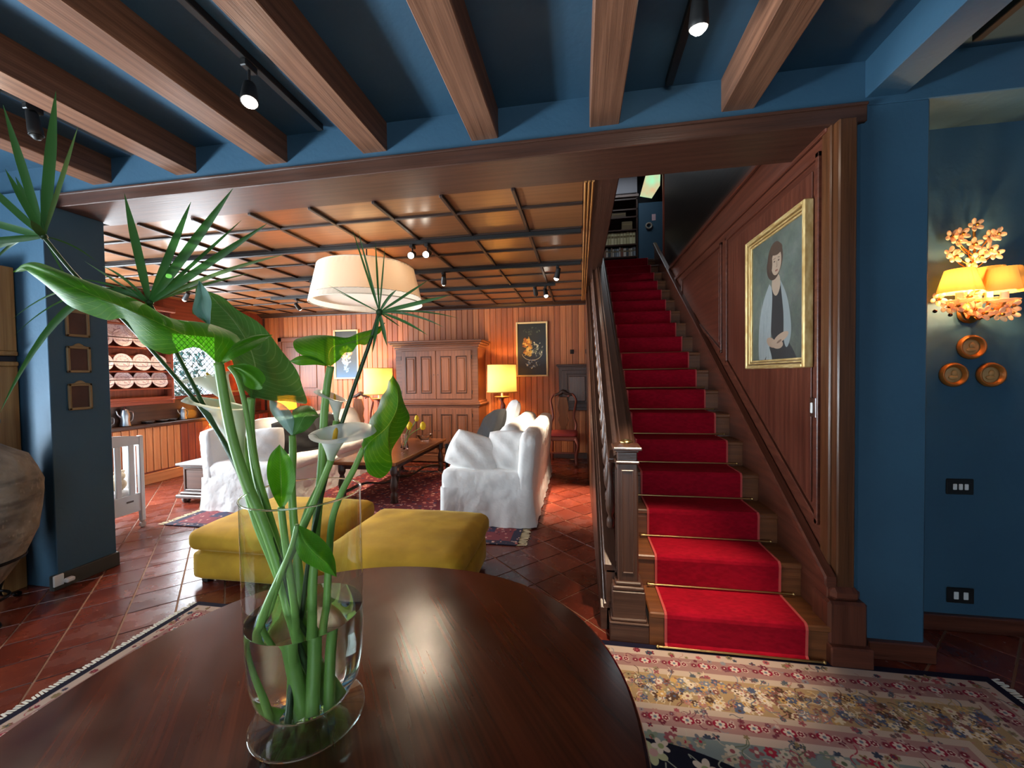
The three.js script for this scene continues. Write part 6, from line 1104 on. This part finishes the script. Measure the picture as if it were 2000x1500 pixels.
{ // right middle leaf
  const t = thing('calla_leaf', 'bright ruffled leaf rising in front of the flower painting', 'leaf', [0, 0, 0], 0, GB), k = 0.03;
  const lo = W3([cC(325, 585, 0), cC(420, 500, 0), cC(520, 440, 0), cC(620, 385, 0.01), cC(722, 265, 0.03)], k), up = W3([cC(318, 580, 0), cC(220, 545, -0.01), cC(70, 470, -0.02), cC(62, 400, 0.01), cC(130, 352, 0.03), cC(270, 368, 0.04), cC(390, 382, 0.04), cC(500, 358, 0.04), cC(620, 322, 0.04), cC(722, 265, 0.03)], k);
  const mid = W3([cC(322, 582, 0), cC(310, 500, 0.0), cC(340, 440, 0.01), cC(410, 425, 0.015), cC(500, 400, 0.02), cC(620, 345, 0.02), cC(722, 265, 0.03)], k);
  part('leaf_blade', blade(up, mid, lo, { cup: 0.008, wave: 0.004, nw: 4 }), LEAF, t);
  part('lobe', blade(W3([cC(310, 580, 0), cC(200, 515, -0.02), cC(100, 505, -0.03), cC(20, 545, -0.03)], k), W3([cC(310, 582, 0), cC(200, 540, -0.03), cC(110, 535, -0.04), cC(20, 545, -0.03)], k), W3([cC(312, 584, 0), cC(210, 572, -0.03), cC(90, 575, -0.04), cC(20, 545, -0.03)], k), { nU: 14, nV: 4, cup: 0.004 }), LEAF, t);
  part('stalk', stem(W3([cC(322, 582, 0.03), [641, 740, 0.03], [634, 800, 0.03], [630, 880, 0.03], [624, 960, 0.025], [616, 1050, 0.02], [610, 1150, 0.01], [610, 1260, 0]]), 0.007, 0.0095, bottom(0.02, 0.02)), STEM, t);
}
{ // folded arrow leaf at the right
  const t = thing('calla_leaf', 'big folded arrow leaf in front of the coffee table', 'leaf', [0, 0, 0], 0, GB), k = 0.02;
  const mid = W3([cC(560, 1185, 0), cC(640, 1110, -0.02), cC(740, 1020, -0.02), cC(805, 900, -0.01), cC(812, 770, 0), cC(776, 640, 0.02)], k);
  const lf = W3([cC(555, 1170, 0), cC(565, 1105, 0.02), cC(600, 1010, 0.05), cC(680, 850, 0.06), cC(740, 720, 0.05), cC(776, 640, 0.02)], k);
  const rt = W3([cC(570, 1195, 0), cC(572, 1260, -0.01), cC(600, 1360, -0.01), cC(680, 1402, 0), cC(775, 1320, 0.01), cC(765, 1190, 0.0), cC(850, 1075, 0.02), cC(896, 960, 0.03), cC(862, 850, 0.03), cC(822, 730, 0.02), cC(776, 640, 0.02)], k);
  part('leaf_blade', blade(lf, mid, rt, { cup: 0.01, wave: 0.003 }), LEAF, t);
  part('stalk', stem(W3([cC(560, 1185, 0.02), [692, 915, 0.02], [668, 960, 0.02], [650, 1010, 0.02], [643, 1080, 0.02], [638, 1180, 0.015], [632, 1270, 0.01]]), 0.0055, 0.0078, bottom(0.035, 0.005)), STEM, t);
}
{ // upright spear leaf
  const t = thing('calla_leaf', 'upright spear shaped leaf standing in the vase mouth', 'leaf', [0, 0, 0], 0, GB), k = -0.045;
  part('leaf_blade', blade(W3([[546, 992], [530, 960, -0.01], [521, 925, -0.01], [527, 890], [546, 868]], k), W3([[549, 994], [550, 960, 0.012], [549, 925, 0.014], [547, 890, 0.006], [546, 868]], k), W3([[553, 994], [570, 965, -0.01], [577, 930, -0.01], [566, 893], [546, 868]], k), { nU: 24, cup: 0.005 }), LEAF, t);
  part('stalk', stem(W3([[549, 990, k], [556, 1050, k], [566, 1120, k + 0.01], [578, 1220, -0.02]]), 0.006, 0.0065, bottom(-0.01, 0.02)), STEM, t);
}
{ // blue green leaf in the middle
  const t = thing('calla_leaf', 'blue green half open leaf between the calla flowers', 'leaf', [0, 0, 0], 0, GB), k = 0.06;
  part('pale_half', blade(W3([cD(728, 655), cD(640, 565, 0.0), cD(572, 475, 0.01), cD(560, 376, 0.03)], k), W3([cD(735, 652), cD(690, 555, -0.015), cD(630, 450, -0.01), cD(560, 376, 0.03)], k), W3([cD(742, 645), cD(752, 545, 0), cD(690, 440, 0.01), cD(560, 376, 0.03)], k), { nU: 20, nV: 5, cup: 0.006 }), LEAFP, t, 'pale blue green underside');
  part('leaf_blade', blade(W3([cD(736, 652), cD(745, 560, 0), cD(740, 465, 0.02), cD(855, 430, 0.05), cD(938, 515, 0.04)], k), W3([cD(738, 654), cD(790, 580, -0.01), cD(825, 515, 0), cD(880, 495, 0.02), cD(938, 515, 0.04)], k), W3([cD(742, 656), cD(830, 622, 0), cD(888, 565, 0.01), cD(908, 535, 0.02), cD(938, 515, 0.04)], k), { nU: 24, cup: 0.008 }), LEAF2, t);
  part('stalk', stem(W3([cD(735, 655, k), [572, 880, 0.055], [570, 960, 0.045], [578, 1060, 0.035], [592, 1180, 0.02]]), 0.0065, 0.0085, bottom(0.0, -0.03)), STEM, t);
}
{ // leaf inside the vase
  const t = thing('calla_leaf', 'drooping leaf pressed against the inside of the vase', 'leaf', [0, 0, 0], 0, GB), k = -0.06;
  part('leaf_blade', blade(W3([cE(795, 505), cE(785, 590, 0.01), cE(820, 690, 0.015), cE(910, 745, 0.015), cE(1022, 792, 0.02)], k), W3([cE(800, 500), cE(840, 590, -0.005), cE(900, 660, -0.005), cE(970, 720, 0), cE(1022, 792, 0.02)], k), W3([cE(805, 500), cE(890, 540, 0.01), cE(965, 605, 0.015), cE(1010, 690, 0.02), cE(1022, 792, 0.02)], k), { nU: 20, cup: 0.004 }), LEAF, t);
  part('stalk', stem(W3([cE(800, 500, k), [572, 1060, k], [550, 1120, -0.05], [528, 1190, -0.045], [512, 1235, -0.03]]), 0.004, 0.0055, bottom(-0.03, 0.03)), STEM, t);
}
// calla flowers: funnel with flared, pointed rim around a yellow spadix
function calla(label, base, mouth, R, tipDir, stalk, opt = {}) {
  const t = thing('calla_flower', label, 'flower', [0, 0, 0], 0, GF), ax = mouth.clone().sub(base), L = ax.length(); ax.normalize();
  const tx = tipDir.clone().addScaledVector(ax, -tipDir.dot(ax)).normalize(), tz = new THREE.Vector3().crossVectors(tx, ax), nU = 48, nV = 16, pos = [], uv = [], idx = [], { tip = 0.6, curl = 0.35, open = 0.6 } = opt;
  for (let i = 0; i <= nV; i++) for (let j = 0; j <= nU; j++) {
    const s = i / nV, a = (j / nU - 0.5) * 2 * PI * 0.995, c = Math.cos(a), pk = Math.pow(Math.max(0, Math.cos(a / 2)), 3);
    const top = L * (0.72 + 0.34 * pk), r = R * (0.13 + 0.87 * Math.pow(s, 1.35)) + (s > 0.75 ? R * curl * Math.pow((s - 0.75) / 0.25, 2) : 0) + R * tip * pk * Math.pow(s, 4) + (j === 0 || j === nU ? 0.001 : 0);
    const y = top * (s < 0.85 ? s / 0.85 * 0.94 : 0.94 + 0.06 * Math.sin((s - 0.85) / 0.15 * PI * 0.8)) - (s > 0.9 ? R * curl * open * (s - 0.9) * 3 : 0);
    const p = base.clone().addScaledVector(ax, y).addScaledVector(tx, Math.cos(a) * r).addScaledVector(tz, Math.sin(a) * r); pos.push(p.x, p.y, p.z); uv.push(j / nU, s);
  }
  for (let i = 0; i < nV; i++) for (let j = 0; j < nU; j++) { const p = i * (nU + 1) + j; idx.push(p, p + nU + 1, p + 1, p + 1, p + nU + 1, p + nU + 2); }
  const g = new THREE.BufferGeometry(); g.setAttribute('position', new THREE.Float32BufferAttribute(pos, 3)); g.setAttribute('uv', new THREE.Float32BufferAttribute(uv, 2)); g.setIndex(idx); g.computeVertexNormals();
  part('spathe', keepUV(g), SPATHE, t);
  part('spadix', sweep([base.clone().addScaledVector(ax, L * 0.15), base.clone().addScaledVector(ax, L * 0.5), base.clone().addScaledVector(ax, L * 0.92)], (q) => R * 0.13 * (q < 0.9 ? 1 : 1 - (q - 0.9) * 6), 12, 8), SPADIX, t);
  part('stalk', stem([base.clone().addScaledVector(ax, 0.006), ...stalk], 0.0062, 0.0078, undefined), STEM, t);
}
{
  const A = (x, y, o = 0) => at(x, y, D0 + o), cr = V(1, 0, 0).applyQuaternion(camera.quaternion), cu = V(0, 1, 0).applyQuaternion(camera.quaternion), cf = V(0, 0, 1).applyQuaternion(camera.quaternion);
  const dir = (a, b, c) => cr.clone().multiplyScalar(a).addScaledVector(cu, b).addScaledVector(cf, c);
  calla('large pale calla flower behind the thick stalks on the window side', A(474, 905, 0.08), A(432, 768, 0.07), 0.044, dir(-1, 0.5, 0.2), W3([[480, 950, 0.075], [500, 1020, 0.06], [540, 1120, 0.05], [575, 1230, 0.03]]).concat(bottom(0.0, -0.02)), { tip: 0.45, curl: 0.08 });
  calla('greenish calla flower below the long arrow leaf', A(462, 800, 0.13), A(398, 722, 0.12), 0.036, dir(-1, 0.6, 0.1), W3([[475, 860, 0.12], [492, 940, 0.1], [520, 1020, 0.07], [560, 1140, 0.05]]).concat(bottom(-0.02, -0.035)), { tip: 0.5, curl: 0.08 });
  calla('white calla flower opening to the viewer with yellow spadix', A(646, 904, 0.0), A(658, 830, -0.012), 0.034, dir(1, 0.35, -0.25), W3([[632, 935, 0.0], [605, 1000, -0.01], [578, 1060, -0.03], [545, 1130, -0.045], [515, 1200, -0.05], [503, 1260, -0.03], [515, 1330, -0.01]]).concat(bottom(-0.025, 0.015)), { tip: 0.8, curl: 0.3, open: 0.9 });
  calla('half closed calla flower beside the ruffled leaf', A(657, 828, 0.05), A(653, 764, 0.04), 0.017, dir(-0.8, 0.9, 0.3), W3([[650, 870, 0.05], [628, 940, 0.045], [600, 1000, 0.035], [580, 1090, 0.03], [590, 1220, 0.02]]).concat(bottom(0.03, -0.02)), { tip: 0.9, curl: 0.3 });
}
// papyrus: stem with a crown of narrow folded blades
function papyrus(label, head, stalk, rays, mat, thin = 1) {
  const t = thing('papyrus_stem', label, 'papyrus', [0, 0, 0], 0, GP), hd = at(...head);
  part('stalk', stem([hd, ...stalk], 0.0036, 0.0046), STEM2, t);
  part('crown', mv(new THREE.SphereGeometry(0.007, 10, 8), hd.x, hd.y, hd.z), STEM2, t);
  rays.forEach(([px, py, w, o = 0, sag = 0, yel]) => {
    const e = at(px, py, head[2] + o), m = hd.clone().lerp(e, 0.5); m.y += sag; const c = new THREE.QuadraticBezierCurve3(hd, m.clone().add(m.clone().sub(hd.clone().lerp(e, 0.5))), e), N = 14, P = [], UV = [], idx = [], W = w / 1040 / 2 * 0.74 * thin;
    for (let i = 0; i <= N; i++) {
      const s = i / N, p = c.getPoint(s), tg = c.getTangent(s), vw = EYE.clone().sub(p).normalize(), sd = new THREE.Vector3().crossVectors(tg, vw).normalize(), wd = W * (s < 0.25 ? 0.45 + 2.2 * s : 1.0) * (s > 0.55 ? 1 - Math.pow((s - 0.55) / 0.45, 1.5) * 0.97 : 1);
      for (const k of [-1, 0, 1]) { const q = p.clone().addScaledVector(sd, k * wd).addScaledVector(vw, k ? 0.35 * wd : 0); P.push(q.x, q.y, q.z); UV.push(s, (k + 1) / 2); }
    }
    for (let i = 0; i < N; i++) for (let k = 0; k < 2; k++) { const a = i * 3 + k; idx.push(a, a + 3, a + 1, a + 1, a + 3, a + 4); }
    const g = new THREE.BufferGeometry(); g.setAttribute('position', new THREE.Float32BufferAttribute(P.flat(), 3)); g.setAttribute('uv', new THREE.Float32BufferAttribute(UV, 2)); g.setIndex(idx); g.computeVertexNormals();
    part('ray_leaf', keepUV(g), yel ? BLADE2 : mat, t);
  });
}
papyrus('papyrus stem with its crown nearest the pale cupboard', [85, 462, 0.82], W3([[150, 540, 0.07], [235, 618, 0.06], [330, 722, 0.05], [420, 835, 0.03], [480, 945, 0.01], [530, 1050, 0.0], [565, 1180, 0.0]]).concat(bottom(-0.015, 0.0)),
  [[109, 178, 30, 0.02], [6, 205, 24, -0.03], [10, 330, 20, -0.08], [152, 248, 13, 0.03, 0, 1], [-60, 330, 24, 0.02], [-70, 420, 26, 0.0], [-60, 475, 22, -0.04], [-40, 500, 18, 0.02, 0.01], [-20, 520, 10, 0.05, 0.02], [190, 512, 6, 0.1, 0.01], [150, 580, 6, 0.06, 0.0], [30, 345, 22, 0.06], [60, 430, 24, -0.05]], BLADE, 0.78);
papyrus('papyrus stem with its crown before the bright ceiling spotlight', [292, 592, 0.8], W3([[310, 625, 0.05], [345, 690, 0.05], [400, 795, 0.04], [450, 890, 0.02], [500, 990, 0.01], [545, 1090, 0.0], [575, 1200, -0.01]]).concat(bottom(0.01, -0.01)),
  [[243, 378, 26, 0.03], [373, 394, 24, 0.05], [455, 368, 28, -0.03], [523, 436, 24, 0.0], [472, 430, 12, 0.06], [557, 497, 14, 0.05, 0.01, 1], [488, 534, 10, 0.08, 0.005, 1], [200, 520, 9, 0.05, 0.01], [165, 510, 7, 0.1], [250, 560, 10, -0.03], [150, 545, 7, -0.02, 0.01], [0, 806, 22, -0.06, 0.1], [22, 625, 7, 0.05, 0.05], [28, 655, 6, 0.0, 0.05]], BLADE, 0.78);
papyrus('papyrus stem with its crown in front of the pendant lamp', [741, 610, 0.8], W3([[722, 670, 0.045], [692, 755, 0.04], [660, 850, 0.035], [630, 960, 0.02], [605, 1080, 0.01], [590, 1200, 0.0]]).concat(bottom(-0.005, 0.035)),
  [[688, 447, 8, 0.02], [699, 450, 8, -0.02], [733, 470, 8, 0.04], [752, 480, 6, 0.0], [775, 566, 11, 0.0, 0.005], [838, 546, 10, 0.03], [877, 577, 16, -0.02], [868, 640, 9, 0.02, 0.01], [897, 622, 7, 0.05, 0.008], [836, 655, 11, -0.03, 0.005], [756, 676, 15, 0.0], [727, 690, 12, -0.02, 0.0], [640, 556, 4, 0.05], [655, 567, 4, 0.0], [782, 638, 6, 0.03]], BLADE, 0.7);

scene.traverse((o) => { if (o.isMesh) { o.castShadow = true; o.receiveShadow = true; } });
renderer.render(scene, camera);
